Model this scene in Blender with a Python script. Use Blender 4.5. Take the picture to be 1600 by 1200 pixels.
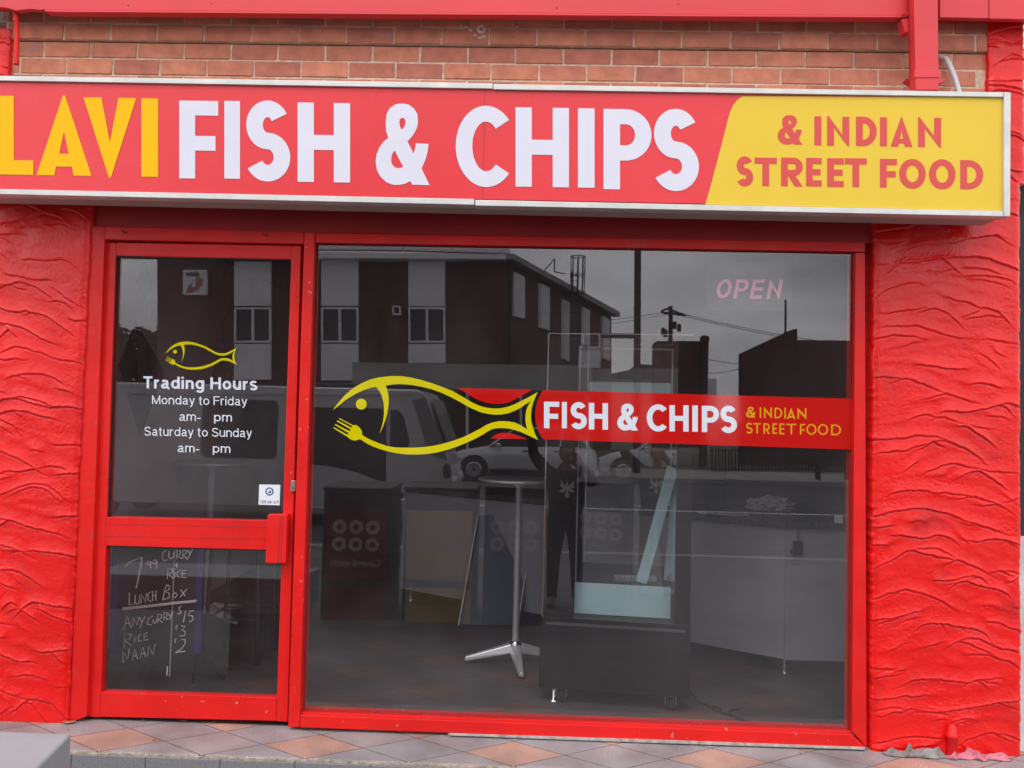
import bpy, bmesh, math, random
import numpy as np
from mathutils import Vector, Matrix, noise
from mathutils.geometry import tessellate_polygon
random.seed(7)
R = math.radians
sc = bpy.context.scene
for o in list(bpy.data.objects): bpy.data.objects.remove(o)
C = sc.collection

# ---------------------------------------------------------------- camera
CAM_Y, CAM_Z = -3.85, 1.577
PIT, YAW, ROL = R(2.266168), R(1.382834), R(1.412032)
def _axes():
    cp, sp, cy, sy, cr, sr = math.cos(PIT), math.sin(PIT), math.cos(YAW), math.sin(YAW), math.cos(ROL), math.sin(ROL)
    F = Vector((-sy*cp, cy*cp, sp)); Rt = Vector((cy, sy, 0)); U = Rt.cross(F)
    return cr*Rt + sr*U, -sr*Rt + cr*U, F
RT, UP, FW = _axes()
cam = bpy.data.objects.new('camera', bpy.data.cameras.new('camera')); C.objects.link(cam)
cam.matrix_world = Matrix((( RT.x, UP.x, -FW.x, 0), (RT.y, UP.y, -FW.y, CAM_Y), (RT.z, UP.z, -FW.z, CAM_Z), (0, 0, 0, 1)))
cam.data.sensor_width = 36; cam.data.lens = 27.0
cam.data.clip_start = 0.02; cam.data.clip_end = 2000
sc.camera = cam
CAM = Vector((0, CAM_Y, CAM_Z))

# ---------------------------------------------------------------- sky, sun, exposure
SUN_EL, SUN_ROT = R(58), R(200)
w = bpy.data.worlds.new('World'); sc.world = w; w.use_nodes = True
nt = w.node_tree; nt.nodes.clear()
out = nt.nodes.new('ShaderNodeOutputWorld'); bg = nt.nodes.new('ShaderNodeBackground')
sky = nt.nodes.new('ShaderNodeTexSky'); sky.sky_type = 'NISHITA'; sky.sun_disc = False
sky.sun_elevation = SUN_EL; sky.sun_rotation = SUN_ROT; sky.air_density = 1.0; sky.dust_density = 3.0
tc = nt.nodes.new('ShaderNodeTexCoord'); mp = nt.nodes.new('ShaderNodeMapping'); mp.inputs['Scale'].default_value = (1.0, 1.0, 3.0)
nz = nt.nodes.new('ShaderNodeTexNoise'); nz.inputs['Scale'].default_value = 2.4; nz.inputs['Detail'].default_value = 6; nz.inputs['Roughness'].default_value = .5
cr_ = nt.nodes.new('ShaderNodeValToRGB')
cr_.color_ramp.elements[0].position = .36; cr_.color_ramp.elements[0].color = (7.6, 7.7, 8.3, 1)
cr_.color_ramp.elements[1].position = .64; cr_.color_ramp.elements[1].color = (16.5, 16.3, 16.8, 1)
mx = nt.nodes.new('ShaderNodeMix'); mx.data_type = 'RGBA'; mx.inputs[0].default_value = .9
nt.links.new(tc.outputs['Generated'], mp.inputs['Vector']); nt.links.new(mp.outputs[0], nz.inputs['Vector'])
nt.links.new(nz.outputs[0], cr_.inputs[0]); nt.links.new(sky.outputs[0], mx.inputs[6]); nt.links.new(cr_.outputs[0], mx.inputs[7])
nt.links.new(mx.outputs[2], bg.inputs[0]); bg.inputs[1].default_value = .1; nt.links.new(bg.outputs[0], out.inputs[0])
sd = bpy.data.lights.new('sun', 'SUN'); sd.energy = 0.9; sd.angle = R(25); sd.color = (1, .96, .92)
sun = bpy.data.objects.new('sun', sd); C.objects.link(sun)
_s = Vector((math.sin(SUN_ROT)*math.cos(SUN_EL), math.cos(SUN_ROT)*math.cos(SUN_EL), math.sin(SUN_EL)))
sun.rotation_euler = _s.to_track_quat('Z', 'Y').to_euler(); sun.location = (0, -8, 12)
sc.view_settings.view_transform = 'Standard'; sc.view_settings.look = 'None'
sc.view_settings.exposure = 0.6; sc.view_settings.gamma = 1
sc.render.engine = 'CYCLES'; sc.cycles.use_denoising = True
sc.cycles.max_bounces = 10; sc.cycles.transparent_max_bounces = 24; sc.cycles.glossy_bounces = 6
sc.cycles.caustics_reflective = False; sc.cycles.caustics_refractive = False
sc.cycles.sample_clamp_indirect = 6

# ---------------------------------------------------------------- measuring helpers (photo point -> place on a given plane)
def ray(px, py): return (px-800)/1200*RT - (py-600)/1200*UP + FW
def P(px, py, y=0.0):
    r = ray(px, py); return CAM + r*((y-CAM_Y)/r.y)
def G(px, py, z=0.0):
    r = ray(px, py); return CAM + r*((z-CAM_Z)/r.z)
def Q(px, py, d):                      # something seen in the window, d metres of light path away
    p = P(px, py, CAM_Y+d); return Vector((p.x, -p.y, p.z))
def PL(px, py, a, b):                  # on the upright plane through ground points a, b
    r = ray(px, py); n = Vector((b[1]-a[1], a[0]-b[0], 0)); t = (Vector((a[0], a[1], 0))-CAM).dot(n)/r.dot(n)
    return CAM + r*t

# ---------------------------------------------------------------- materials
def nodes(m): return m.node_tree.nodes, m.node_tree.links
def mat(name, col, rough=.5, metal=0.0, var=0.0, vs=4.0, bump=0.0, bs=60.0, col2=None, c2=(.55, .65), c2s=8.0, spec=.5, coat=0.0, rvar=0.0):
    m = bpy.data.materials.new(name); m.use_nodes = True; N, L = nodes(m)
    b = N['Principled BSDF']; b.inputs['Base Color'].default_value = (*col, 1); b.inputs['Roughness'].default_value = rough
    b.inputs['Metallic'].default_value = metal; b.inputs['Specular IOR Level'].default_value = spec; b.inputs['Coat Weight'].default_value = coat
    if not (var or bump or col2 or rvar): return m
    t = N.new('ShaderNodeTexCoord'); src = t.outputs['Object']
    colsock = None
    if var:
        n = N.new('ShaderNodeTexNoise'); n.inputs['Scale'].default_value = vs; n.inputs['Detail'].default_value = 8; L.new(src, n.inputs['Vector'])
        mr = N.new('ShaderNodeMapRange'); mr.inputs[1].default_value = .3; mr.inputs[2].default_value = .7; mr.inputs[3].default_value = 1-var; mr.inputs[4].default_value = 1+var*.6
        L.new(n.outputs[0], mr.inputs[0])
        h = N.new('ShaderNodeMix'); h.data_type = 'RGBA'; h.blend_type = 'MULTIPLY'; h.inputs[0].default_value = 1; h.inputs[6].default_value = (*col, 1)
        cc = N.new('ShaderNodeCombineColor'); [L.new(mr.outputs[0], cc.inputs[i]) for i in range(3)]
        L.new(cc.outputs[0], h.inputs[7]); colsock = h.outputs[2]
    if col2:
        n = N.new('ShaderNodeTexNoise'); n.inputs['Scale'].default_value = c2s; n.inputs['Detail'].default_value = 10; n.inputs['Roughness'].default_value = .65; L.new(src, n.inputs['Vector'])
        mr = N.new('ShaderNodeMapRange'); mr.inputs[1].default_value = c2[0]; mr.inputs[2].default_value = c2[1]; L.new(n.outputs[0], mr.inputs[0])
        h = N.new('ShaderNodeMix'); h.data_type = 'RGBA'; L.new(mr.outputs[0], h.inputs[0])
        if colsock: L.new(colsock, h.inputs[6])
        else: h.inputs[6].default_value = (*col, 1)
        h.inputs[7].default_value = (*col2, 1); colsock = h.outputs[2]
    if colsock: L.new(colsock, b.inputs['Base Color'])
    if rvar:
        n = N.new('ShaderNodeTexNoise'); n.inputs['Scale'].default_value = 9; n.inputs['Detail'].default_value = 6; L.new(src, n.inputs['Vector'])
        mr = N.new('ShaderNodeMapRange'); mr.inputs[1].default_value = .3; mr.inputs[2].default_value = .7; mr.inputs[3].default_value = max(.02, rough-rvar); mr.inputs[4].default_value = rough+rvar
        L.new(n.outputs[0], mr.inputs[0]); L.new(mr.outputs[0], b.inputs['Roughness'])
    if bump:
        n = N.new('ShaderNodeTexNoise'); n.inputs['Scale'].default_value = bs; n.inputs['Detail'].default_value = 5; L.new(src, n.inputs['Vector'])
        bp = N.new('ShaderNodeBump'); bp.inputs['Strength'].default_value = bump; bp.inputs['Distance'].default_value = .01; L.new(n.outputs[0], bp.inputs['Height']); L.new(bp.outputs[0], b.inputs['Normal'])
    return m
def glass_mat(name, tint, tsp=1.0, ior=1.52, haze=0):
    m = bpy.data.materials.new(name); m.use_nodes = True; N, L = nodes(m); N.clear()
    o = N.new('ShaderNodeOutputMaterial'); x = N.new('ShaderNodeMixShader'); t = N.new('ShaderNodeBsdfTransparent'); g = N.new('ShaderNodeBsdfGlossy')
    t.inputs[0].default_value = (*tint, 1); g.inputs['Roughness'].default_value = .0; g.inputs[0].default_value = (tsp, tsp, tsp, 1)
    geo = N.new('ShaderNodeNewGeometry'); mr = N.new('ShaderNodeMapRange'); mr.inputs[3].default_value = ior; mr.inputs[4].default_value = 1/ior
    f = N.new('ShaderNodeFresnel'); L.new(geo.outputs['Backfacing'], mr.inputs[0]); L.new(mr.outputs[0], f.inputs['IOR'])
    tcn = N.new('ShaderNodeTexCoord'); nn = N.new('ShaderNodeTexNoise'); nn.inputs['Scale'].default_value = 1.3; nn.inputs['Detail'].default_value = 1
    L.new(tcn.outputs['Object'], nn.inputs['Vector']); bp = N.new('ShaderNodeBump'); bp.inputs['Strength'].default_value = .012; bp.inputs['Distance'].default_value = .02
    L.new(nn.outputs[0], bp.inputs['Height']); L.new(bp.outputs[0], g.inputs['Normal'])
    L.new(f.outputs[0], x.inputs[0]); L.new(t.outputs[0], x.inputs[1]); L.new(g.outputs[0], x.inputs[2])
    if haze:  # thin mauve film: veiling haze put into the glass as diffuse colour
        dn = N.new('ShaderNodeTexNoise'); dn.inputs['Scale'].default_value = 2.2; dn.inputs['Detail'].default_value = 7; dn.inputs['Distortion'].default_value = 1.2
        mpp = N.new('ShaderNodeMapping'); mpp.inputs['Scale'].default_value = (1, 1, .45); L.new(tcn.outputs['Object'], mpp.inputs['Vector']); L.new(mpp.outputs[0], dn.inputs['Vector'])
        dm = N.new('ShaderNodeMapRange'); dm.inputs[1].default_value = .35; dm.inputs[2].default_value = .7; dm.inputs[3].default_value = haze*.45; dm.inputs[4].default_value = haze*1.7; L.new(dn.outputs[0], dm.inputs[0])
        df = N.new('ShaderNodeBsdfDiffuse'); df.inputs[0].default_value = (.62, .52, .55, 1); x2 = N.new('ShaderNodeMixShader'); L.new(dm.outputs[0], x2.inputs[0]); L.new(x.outputs[0], x2.inputs[1]); L.new(df.outputs[0], x2.inputs[2]); L.new(x2.outputs[0], o.inputs[0])
    else: L.new(x.outputs[0], o.inputs[0])
    return m
RED = (.72, .015, .013)
M = dict(
 red=mat('red_gloss_paint', RED, .38, spec=.28, var=.13, vs=3, bump=.15, bs=35, col2=(.50, .05, .045), c2=(.60, .80), c2s=14, rvar=.12),
 redchip=mat('chipped_red_paint', RED, .38, spec=.28, var=.13, vs=3, bump=.2, bs=35, col2=(.60, .45, .40), c2=(.665, .68), c2s=34, rvar=.12),
 redfascia=mat('flare_pink_red_metal', (.68, .035, .045), .42, var=.10, vs=2.2, bump=.12, bs=3, rvar=.1),  # pinker red: a little of the flare's wash kept in the colour
 stucco=mat('red_stucco_paint', (.76, .008, .007), .34, var=.12, vs=2.0, bump=.16, bs=120, rvar=.14, spec=.42, col2=(.50, .010, .012), c2=(.56, .74), c2s=5),
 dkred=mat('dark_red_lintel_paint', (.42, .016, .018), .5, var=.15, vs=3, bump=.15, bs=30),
 signred=mat('red_sign_vinyl', (.73, .024, .032), .32, var=.07, vs=.9, rvar=.08, bump=.05, bs=4),
 signyel=mat('yellow_sign_vinyl', (.76, .52, .03), .34, spec=.35, var=.05, vs=.9, rvar=.06),
 lavi=mat('golden_sign_vinyl', (.90, .48, .0), .4, spec=.15), signwht=mat('white_sign_vinyl', (.68, .67, .76), .33, var=.04, vs=3),
 signtxt=mat('coral_sign_vinyl', (.64, .05, .038), .33),
 alu=mat('sign_aluminium', (.62, .62, .59), .42, metal=.25, var=.12, vs=10, rvar=.1), dark=mat('black_gap', (.015, .014, .014), .7),
 soff=mat('sign_underside', (.42, .37, .33), .6, var=.15, vs=4),
 mortar=mat('mortar', (.66, .50, .37), .9, var=.25, vs=30, bump=.4, bs=80),
 steel=mat('brushed_steel', (.50, .51, .52), .36, metal=.55, var=.2, vs=8, rvar=.08), chrome=mat('polished_metal', (.75, .75, .76), .14, metal=1, rvar=.05),
 castalu=mat('cast_aluminium', (.82, .83, .84), .3, metal=.5, var=.08), zinc=mat('lock_metal', (.5, .48, .44), .35, metal=.9, var=.3, vs=90),
 white=mat('white_plastic', (.78, .78, .77), .45), black=mat('black_satin', (.018, .018, .020), .35, var=.2, vs=5, rvar=.1),
 dkgrey=mat('dark_grey', (.06, .06, .065), .5, var=.2), yel=mat('yellow_vinyl', (.60, .53, .0), .06, spec=.6), bred=mat('red_vinyl', (.50, .008, .006), .05, spec=.7), ltxt=mat('white_vinyl', (.66, .70, .76), .06, spec=.6),
 gtxt=mat('golden_vinyl', (.66, .30, .01), .06, spec=.6), chalk=mat('white_chalk', (.85, .82, .84), .9, var=.3, vs=120), board=mat('chalkboard', (.014, .011, .013), .6, var=.3, vs=5),
 blue=mat('blue_edge', (.03, .025, .15), .6), bead=mat('white_beads', (.75, .75, .75), .4),
 cab=mat('cabinet_black', (.010, .010, .011), .4, var=.08, vs=2, spec=.12), cyan=mat('pale_panel', (.64, .93, .94), .4, var=.08, vs=3),
 counter=mat('counter_laminate', (.36, .38, .42), .4, var=.08, vs=3), stone=mat('counter_stone', (.06, .06, .065), .25, var=.4, vs=40),
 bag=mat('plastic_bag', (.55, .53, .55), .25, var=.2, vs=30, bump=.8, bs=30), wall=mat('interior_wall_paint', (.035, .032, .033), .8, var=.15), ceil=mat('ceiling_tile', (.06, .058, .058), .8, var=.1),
 pale=mat('pale_frame', (.55, .5, .46), .5), pink=mat('pink_tube', (.80, .24, .36), .4), acry=mat('dark_acrylic', (.04, .04, .045), .25),
 rag=mat('grey_cloth', (.27, .25, .245), .95, var=.35, vs=14, bump=.5, bs=300), rag2=mat('pink_cloth', (.62, .20, .25), .95, var=.3, vs=12, bump=.5, bs=300),
 leaf=mat('dry_leaf', (.36, .20, .11), .8, var=.35, vs=60), rubber=mat('rubber', (.02, .02, .02), .8), pvc=mat('grey_conduit_plastic', (.42, .44, .46), .45, var=.1),
 silver=mat('silver_car_paint', (.55, .56, .58), .28, metal=.3, coat=.6), vanw=mat('white_van_paint', (.50, .50, .51), .3, coat=.5), cglass=mat('car_glass', (.02, .022, .025), .05),
 lamp=mat('headlamp_lens', (.6, .62, .65), .1), concrete=mat('concrete', (.34, .33, .32), .85, var=.2, vs=1.5, bump=.3, bs=20), panelw=mat('white_cladding', (.78, .76, .79), .6, var=.06, vs=.8),
 wood=mat('weathered_timber', (.09, .07, .06), .8, var=.3, vs=3), asphalt=mat('asphalt', (.10, .105, .112), .85, var=.25, vs=1.2, bump=.5, bs=70), line=mat('road_paint', (.7, .7, .68), .7, var=.15, vs=6),
 hoodie=mat('black_cotton', (.009, .010, .014), .9, bump=.4, bs=200), jeans=mat('dark_denim', (.009, .011, .018), .9, var=.3), skin=mat('skin', (.20, .11, .08), .5, var=.1), hair=mat('dark_hair', (.02, .016, .014), .6, bump=.6, bs=150),
 binred=mat('red_bin_panel', (.16, .01, .012), .45), binyel=mat('yellow_bin_panel', (.50, .42, .14), .45), binblue=mat('blue_bin_panel', (.04, .09, .16), .45), binbody=mat('bin_body_steel', (.07, .07, .075), .4, metal=.4, var=.2),
 icon=mat('pale_icon', (.50, .44, .44), .6), glassy=None)
M['glass'] = glass_mat('window_glass', (.93, .92, .925), 1.0, 1.60, .011); M['cabglass'] = glass_mat('cabinet_glass', (.92, .94, .94), 1.0, 1.85); M['dullglass'] = glass_mat('clear_acrylic', (.93, .93, .93), .12)
# bricks, colour from each brick's own shade
def brick_mat(name, a, b_, attr=True, scale=(4.08, 11.6)):
    m = bpy.data.materials.new(name); m.use_nodes = True; N, L = nodes(m); b = N['Principled BSDF']; b.inputs['Roughness'].default_value = .85
    t = N.new('ShaderNodeTexCoord')
    if attr:
        at = N.new('ShaderNodeAttribute'); at.attribute_name = 'shade'; fac = at.outputs['Fac']
        mx = N.new('ShaderNodeMix'); mx.data_type = 'RGBA'; mx.inputs[6].default_value = (*a, 1); mx.inputs[7].default_value = (*b_, 1); L.new(fac, mx.inputs[0]); cs = mx.outputs[2]
        n = N.new('ShaderNodeTexNoise'); n.inputs['Scale'].default_value = 14; n.inputs['Detail'].default_value = 9; L.new(t.outputs['Object'], n.inputs['Vector'])
        mr = N.new('ShaderNodeMapRange'); mr.inputs[1].default_value = .3; mr.inputs[2].default_value = .7; mr.inputs[3].default_value = .78; mr.inputs[4].default_value = 1.15; L.new(n.outputs[0], mr.inputs[0])
        mu = N.new('ShaderNodeMix'); mu.data_type = 'RGBA'; mu.blend_type = 'MULTIPLY'; mu.inputs[0].default_value = 1; L.new(cs, mu.inputs[6])
        cc = N.new('ShaderNodeCombineColor'); [L.new(mr.outputs[0], cc.inputs[i]) for i in range(3)]; L.new(cc.outputs[0], mu.inputs[7])
        n2 = N.new('ShaderNodeTexNoise'); n2.inputs['Scale'].default_value = 4.5; n2.inputs['Detail'].default_value = 12; n2.inputs['Roughness'].default_value = .7; L.new(t.outputs['Object'], n2.inputs['Vector'])
        m2 = N.new('ShaderNodeMapRange'); m2.inputs[1].default_value = .64; m2.inputs[2].default_value = .72; L.new(n2.outputs[0], m2.inputs[0])
        mw = N.new('ShaderNodeMix'); mw.data_type = 'RGBA'; L.new(m2.outputs[0], mw.inputs[0]); L.new(mu.outputs[2], mw.inputs[6]); mw.inputs[7].default_value = (.34, .27, .27, 1)
        L.new(mw.outputs[2], b.inputs['Base Color'])
        bp = N.new('ShaderNodeBump'); bp.inputs['Strength'].default_value = .8; bp.inputs['Distance'].default_value = .008; L.new(n.outputs[0], bp.inputs['Height']); L.new(bp.outputs[0], b.inputs['Normal'])
    else:
        mp = N.new('ShaderNodeMapping'); mp.inputs['Rotation'].default_value = (R(90), 0, 0); L.new(t.outputs['Object'], mp.inputs['Vector'])
        br = N.new('ShaderNodeTexBrick'); br.inputs['Color1'].default_value = (*a, 1); br.inputs['Color2'].default_value = (*b_, 1); br.inputs['Mortar'].default_value = (.16, .13, .12, 1)
        br.inputs['Scale'].default_value = 1; br.inputs['Brick Width'].default_value = .24; br.inputs['Row Height'].default_value = .086; br.inputs['Mortar Size'].default_value = .005
        L.new(mp.outputs[0], br.inputs['Vector']); L.new(br.outputs[0], b.inputs['Base Color'])
    return m
M['brick'] = brick_mat('red_brick', (.62, .23, .135), (.45, .15, .10))
M['farbrick'] = brick_mat('dark_brown_brick', (.085, .035, .028), (.12, .045, .035), attr=False)
# diamond tiles
def tile_mat(nm='granite_diamond_tiles', dim=1.0):
    m = bpy.data.materials.new(nm); m.use_nodes = True; N, L = nodes(m); b = N['Principled BSDF']
    def mth(op, a, b2=None, c=None):
        n = N.new('ShaderNodeMath'); n.operation = op
        for i, v in enumerate((a, b2, c)):
            if v is None: continue
            if isinstance(v, (int, float)): n.inputs[i].default_value = v
            else: L.new(v, n.inputs[i])
        return n.outputs[0]
    t = N.new('ShaderNodeTexCoord'); s = N.new('ShaderNodeSeparateXYZ'); L.new(t.outputs['Object'], s.inputs[0])
    X = mth('DIVIDE', mth('ADD', s.outputs[0], .980), .4715); Y = mth('DIVIDE', mth('ADD', s.outputs[1], .208), .262)
    u = mth('ADD', mth('ADD', X, Y), .5); v = mth('ADD', mth('SUBTRACT', Y, X), .5)
    iu, iv = mth('FLOOR', u), mth('FLOOR', v); fu, fv = mth('FRACT', u), mth('FRACT', v)
    ed = mth('MINIMUM', mth('MINIMUM', fu, mth('SUBTRACT', 1, fu)), mth('MINIMUM', fv, mth('SUBTRACT', 1, fv)))
    jn = N.new('ShaderNodeTexNoise'); jn.inputs['Scale'].default_value = 30; jn.inputs['Detail'].default_value = 4; L.new(t.outputs['Object'], jn.inputs['Vector']); gr = mth('LESS_THAN', ed, mth('MULTIPLY_ADD', jn.outputs[0], .016, .001))
    terra = mth('MULTIPLY', mth('LESS_THAN', mth('ABSOLUTE', mth('FLOORED_MODULO', iu, 2)), .5), mth('LESS_THAN', mth('ABSOLUTE', mth('FLOORED_MODULO', iv, 2)), .5))
    cb = N.new('ShaderNodeCombineXYZ'); L.new(iu, cb.inputs[0]); L.new(iv, cb.inputs[1])
    wn = N.new('ShaderNodeTexWhiteNoise'); L.new(cb.outputs[0], wn.inputs['Vector'])
    g1 = N.new('ShaderNodeMix'); g1.data_type = 'RGBA'; g1.inputs[6].default_value = (.30, .29, .30, 1); g1.inputs[7].default_value = (.34, .285, .285, 1); L.new(wn.outputs[0], g1.inputs[0])
    g2 = N.new('ShaderNodeMix'); g2.data_type = 'RGBA'; L.new(terra, g2.inputs[0]); L.new(g1.outputs[2], g2.inputs[6]); g2.inputs[7].default_value = (.45, .28, .225, 1)
    sp = N.new('ShaderNodeTexNoise'); sp.inputs['Scale'].default_value = 260; sp.inputs['Detail'].default_value = 2; L.new(t.outputs['Object'], sp.inputs['Vector'])
    mr = N.new('ShaderNodeMapRange'); mr.inputs[1].default_value = .35; mr.inputs[2].default_value = .65; mr.inputs[3].default_value = .45; mr.inputs[4].default_value = 1.5; L.new(sp.outputs[0], mr.inputs[0])
    dn = N.new('ShaderNodeTexNoise'); dn.inputs['Scale'].default_value = 3.2; dn.inputs['Detail'].default_value = 8; L.new(t.outputs['Object'], dn.inputs['Vector'])
    md = N.new('ShaderNodeMapRange'); md.inputs[1].default_value = .3; md.inputs[2].default_value = .7; md.inputs[3].default_value = .62; md.inputs[4].default_value = 1.22; L.new(dn.outputs[0], md.inputs[0])
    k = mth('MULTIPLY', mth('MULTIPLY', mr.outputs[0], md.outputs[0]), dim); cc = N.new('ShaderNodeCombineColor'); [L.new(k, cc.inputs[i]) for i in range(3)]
    g3 = N.new('ShaderNodeMix'); g3.data_type = 'RGBA'; g3.blend_type = 'MULTIPLY'; g3.inputs[0].default_value = 1; L.new(g2.outputs[2], g3.inputs[6]); L.new(cc.outputs[0], g3.inputs[7])
    g4 = N.new('ShaderNodeMix'); g4.data_type = 'RGBA'; L.new(gr, g4.inputs[0]); L.new(g3.outputs[2], g4.inputs[6]); g4.inputs[7].default_value = (.035, .03, .028, 1)
    L.new(g4.outputs[2], b.inputs['Base Color']); b.inputs['Roughness'].default_value = .55
    bp = N.new('ShaderNodeBump'); bp.inputs['Strength'].default_value = .25; bp.inputs['Distance'].default_value = .004; L.new(sp.outputs[0], bp.inputs['Height']); L.new(bp.outputs[0], b.inputs['Normal'])
    return m
M['tile'] = tile_mat(); M['tile_in'] = tile_mat('shaded_interior_tiles', .30)  # indoor copy of the porch tiles, colour darkened for indoor shade
def riser_mat():
    m = mat('step_riser_tiles', (.22, .22, .23), .7, var=.3, vs=170, bump=.2, bs=200); return m
M['riser'] = riser_mat()

# ---------------------------------------------------------------- object helpers
def link(o, parent=None):
    C.objects.link(o)
    if parent:
        o.parent = parent
        if parent.type == 'EMPTY': o.matrix_parent_inverse = Matrix.Translation(-Vector(parent.location)) if parent.rotation_euler.z == 0 else (Matrix.Translation(parent.location) @ parent.rotation_euler.to_matrix().to_4x4()).inverted()
    return o
def tag(o, label=None, cat=None, group=None, kind=None):
    if label: o['label'] = label
    if cat: o['category'] = cat
    if group: o['group'] = group
    if kind: o['kind'] = kind
    return o
def empty(name, loc, label, cat, group=None):
    o = bpy.data.objects.new(name, None); o.location = loc; o.empty_display_size = .1; C.objects.link(o); return tag(o, label, cat, group)
class MB:
    def __init__(s): s.v = []; s.f = []; s.sm = []
    def add(s, vs, fs, smooth=False):
        n = len(s.v); s.v += [tuple(v) for v in vs]; s.f += [tuple(n+i for i in f) for f in fs]; s.sm += [smooth]*len(fs); return s
    def hexa(s, a, b):                # two matching loops of 4
        return s.add(list(a)+list(b), [(3, 2, 1, 0), (4, 5, 6, 7)]+[(i, (i+1) % 4, 4+(i+1) % 4, 4+i) for i in range(4)])
    def prism(s, a, b):
        n = len(a); return s.add(list(a)+list(b), [tuple(range(n-1, -1, -1)), tuple(range(n, 2*n))]+[(i, (i+1) % n, n+(i+1) % n, n+i) for i in range(n)])
    def box(s, x0, x1, y0, y1, z0, z1):
        return s.hexa([(x0, y0, z0), (x1, y0, z0), (x1, y0, z1), (x0, y0, z1)], [(x0, y1, z0), (x1, y1, z0), (x1, y1, z1), (x0, y1, z1)])
    def slab(s, q, y0, y1, grow=0):   # photo outline on plane y0, depth to y1
        a = [P(px, py, y0) for px, py in q]; return s.prism(a, [(p.x, y1, p.z) for p in a])
    def rect(s, x0, t0, x1, t1, y0, y1): return s.slab([(x0, t0), (x1, t0), (x1, t1), (x0, t1)], y0, y1)
    def tube(s, pts, r, n=8, cap=True):
        pts = [Vector(p) for p in pts]; rs = r if isinstance(r, (list, tuple)) else [r]*len(pts); rings = []
        ref = None
        for i, p in enumerate(pts):
            d = (pts[min(i+1, len(pts)-1)]-pts[max(i-1, 0)]).normalized()
            if ref is None: ref = d.orthogonal().normalized()
            ref = (ref-d*ref.dot(d)); ref = ref.normalized() if ref.length > 1e-6 else d.orthogonal().normalized(); b = d.cross(ref)
            rings += [p+rs[i]*(math.cos(a)*ref+math.sin(a)*b) for a in [2*math.pi*k/n for k in range(n)]]
        fs = [(i*n+k, i*n+(k+1) % n, (i+1)*n+(k+1) % n, (i+1)*n+k) for i in range(len(pts)-1) for k in range(n)]
        s.add(rings, fs, True)
        if cap: s.add(rings[:n], [tuple(range(n-1, -1, -1))]); s.add(rings[-n:], [tuple(range(n))])
        return s
    def lathe(s, c, prof, n=24, axis='z'):
        vs = []
        for r, h in prof:
            for k in range(n):
                a = 2*math.pi*k/n; d = (r*math.cos(a), r*math.sin(a), h)
                if axis == 'y': d = (d[0], d[2], d[1])
                if axis == 'x': d = (d[2], d[0], d[1])
                vs.append(Vector(c)+Vector(d))
        m = len(prof); fs = [(i*n+k, i*n+(k+1) % n, (i+1)*n+(k+1) % n, (i+1)*n+k) for i in range(m-1) for k in range(n)]
        s.add(vs, fs, True); s.add(vs[:n], [tuple(range(n-1, -1, -1))]); s.add(vs[-n:], [tuple(range(n))]); return s
    def ball(s, c, r, n=10):
        rx, ry, rz = r if isinstance(r, (tuple, list)) else (r, r, r); vs = []; fs = []
        for i in range(n+1):
            t = math.pi*i/n
            for k in range(n*2): a = math.pi*k/n; vs.append((c[0]+rx*math.sin(t)*math.cos(a), c[1]+ry*math.sin(t)*math.sin(a), c[2]+rz*math.cos(t)))
        m = 2*n; fs = [(i*m+k, i*m+(k+1) % m, (i+1)*m+(k+1) % m, (i+1)*m+k) for i in range(n) for k in range(m)]
        return s.add(vs, fs, True)
    def build(s, name, mt, parent=None, bevel=0, seg=2):
        me = bpy.data.meshes.new(name); me.from_pydata(s.v, [], s.f); me.validate()
        for i, p in enumerate(me.polygons): p.use_smooth = s.sm[i] if i < len(s.sm) else False
        bm = bmesh.new(); bm.from_mesh(me); bmesh.ops.recalc_face_normals(bm, faces=bm.faces); bm.to_mesh(me); bm.free()
        me.materials.append(M[mt] if isinstance(mt, str) else mt)
        o = bpy.data.objects.new(name, me); link(o, parent)
        if bevel:
            b = o.modifiers.new('bevel', 'BEVEL'); b.width = bevel; b.segments = seg; b.limit_method = 'ANGLE'; b.angle_limit = R(40)
        return o

# ---------------------------------------------------------------- lettering
def arc(cx, cy, rx, ry, a0, a1, n=28): return [(cx+rx*math.cos(R(a0+(a1-a0)*i/n)), cy+ry*math.sin(R(a0+(a1-a0)*i/n))) for i in range(n+1)]
def strip(line, t):
    L, Rr = [], []
    for i, p in enumerate(line):
        a = line[max(i-1, 0)]; b = line[min(i+1, len(line)-1)]; dx, dy = b[0]-a[0], b[1]-a[1]; l = math.hypot(dx, dy) or 1
        L.append((p[0]-dy/l*t/2, p[1]+dx/l*t/2)); Rr.append((p[0]+dy/l*t/2, p[1]-dx/l*t/2))
    return L+Rr[::-1]
AMP = dict(o=[(290,465),(268,400),(264,320),(272,240),(305,180),(360,142),(425,133),(490,142),(545,180),(578,235),(584,310),(570,375),(535,435),(480,498),(540,610),(556,560),(561,512),(688,516),(680,590),(660,660),(620,755),(697,912),(527,910),(508,876),(460,900),(400,914),(340,914),(270,890),(210,835),(175,770),(165,690),(175,620),(205,550),(245,500)],
 h1=[(422,388),(405,355),(399,315),(404,285),(430,269),(455,282),(462,315),(452,350)], h2=[(352,583),(438,744),(410,752),(370,752),(340,735),(322,705),(318,670),(325,625)])
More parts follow.
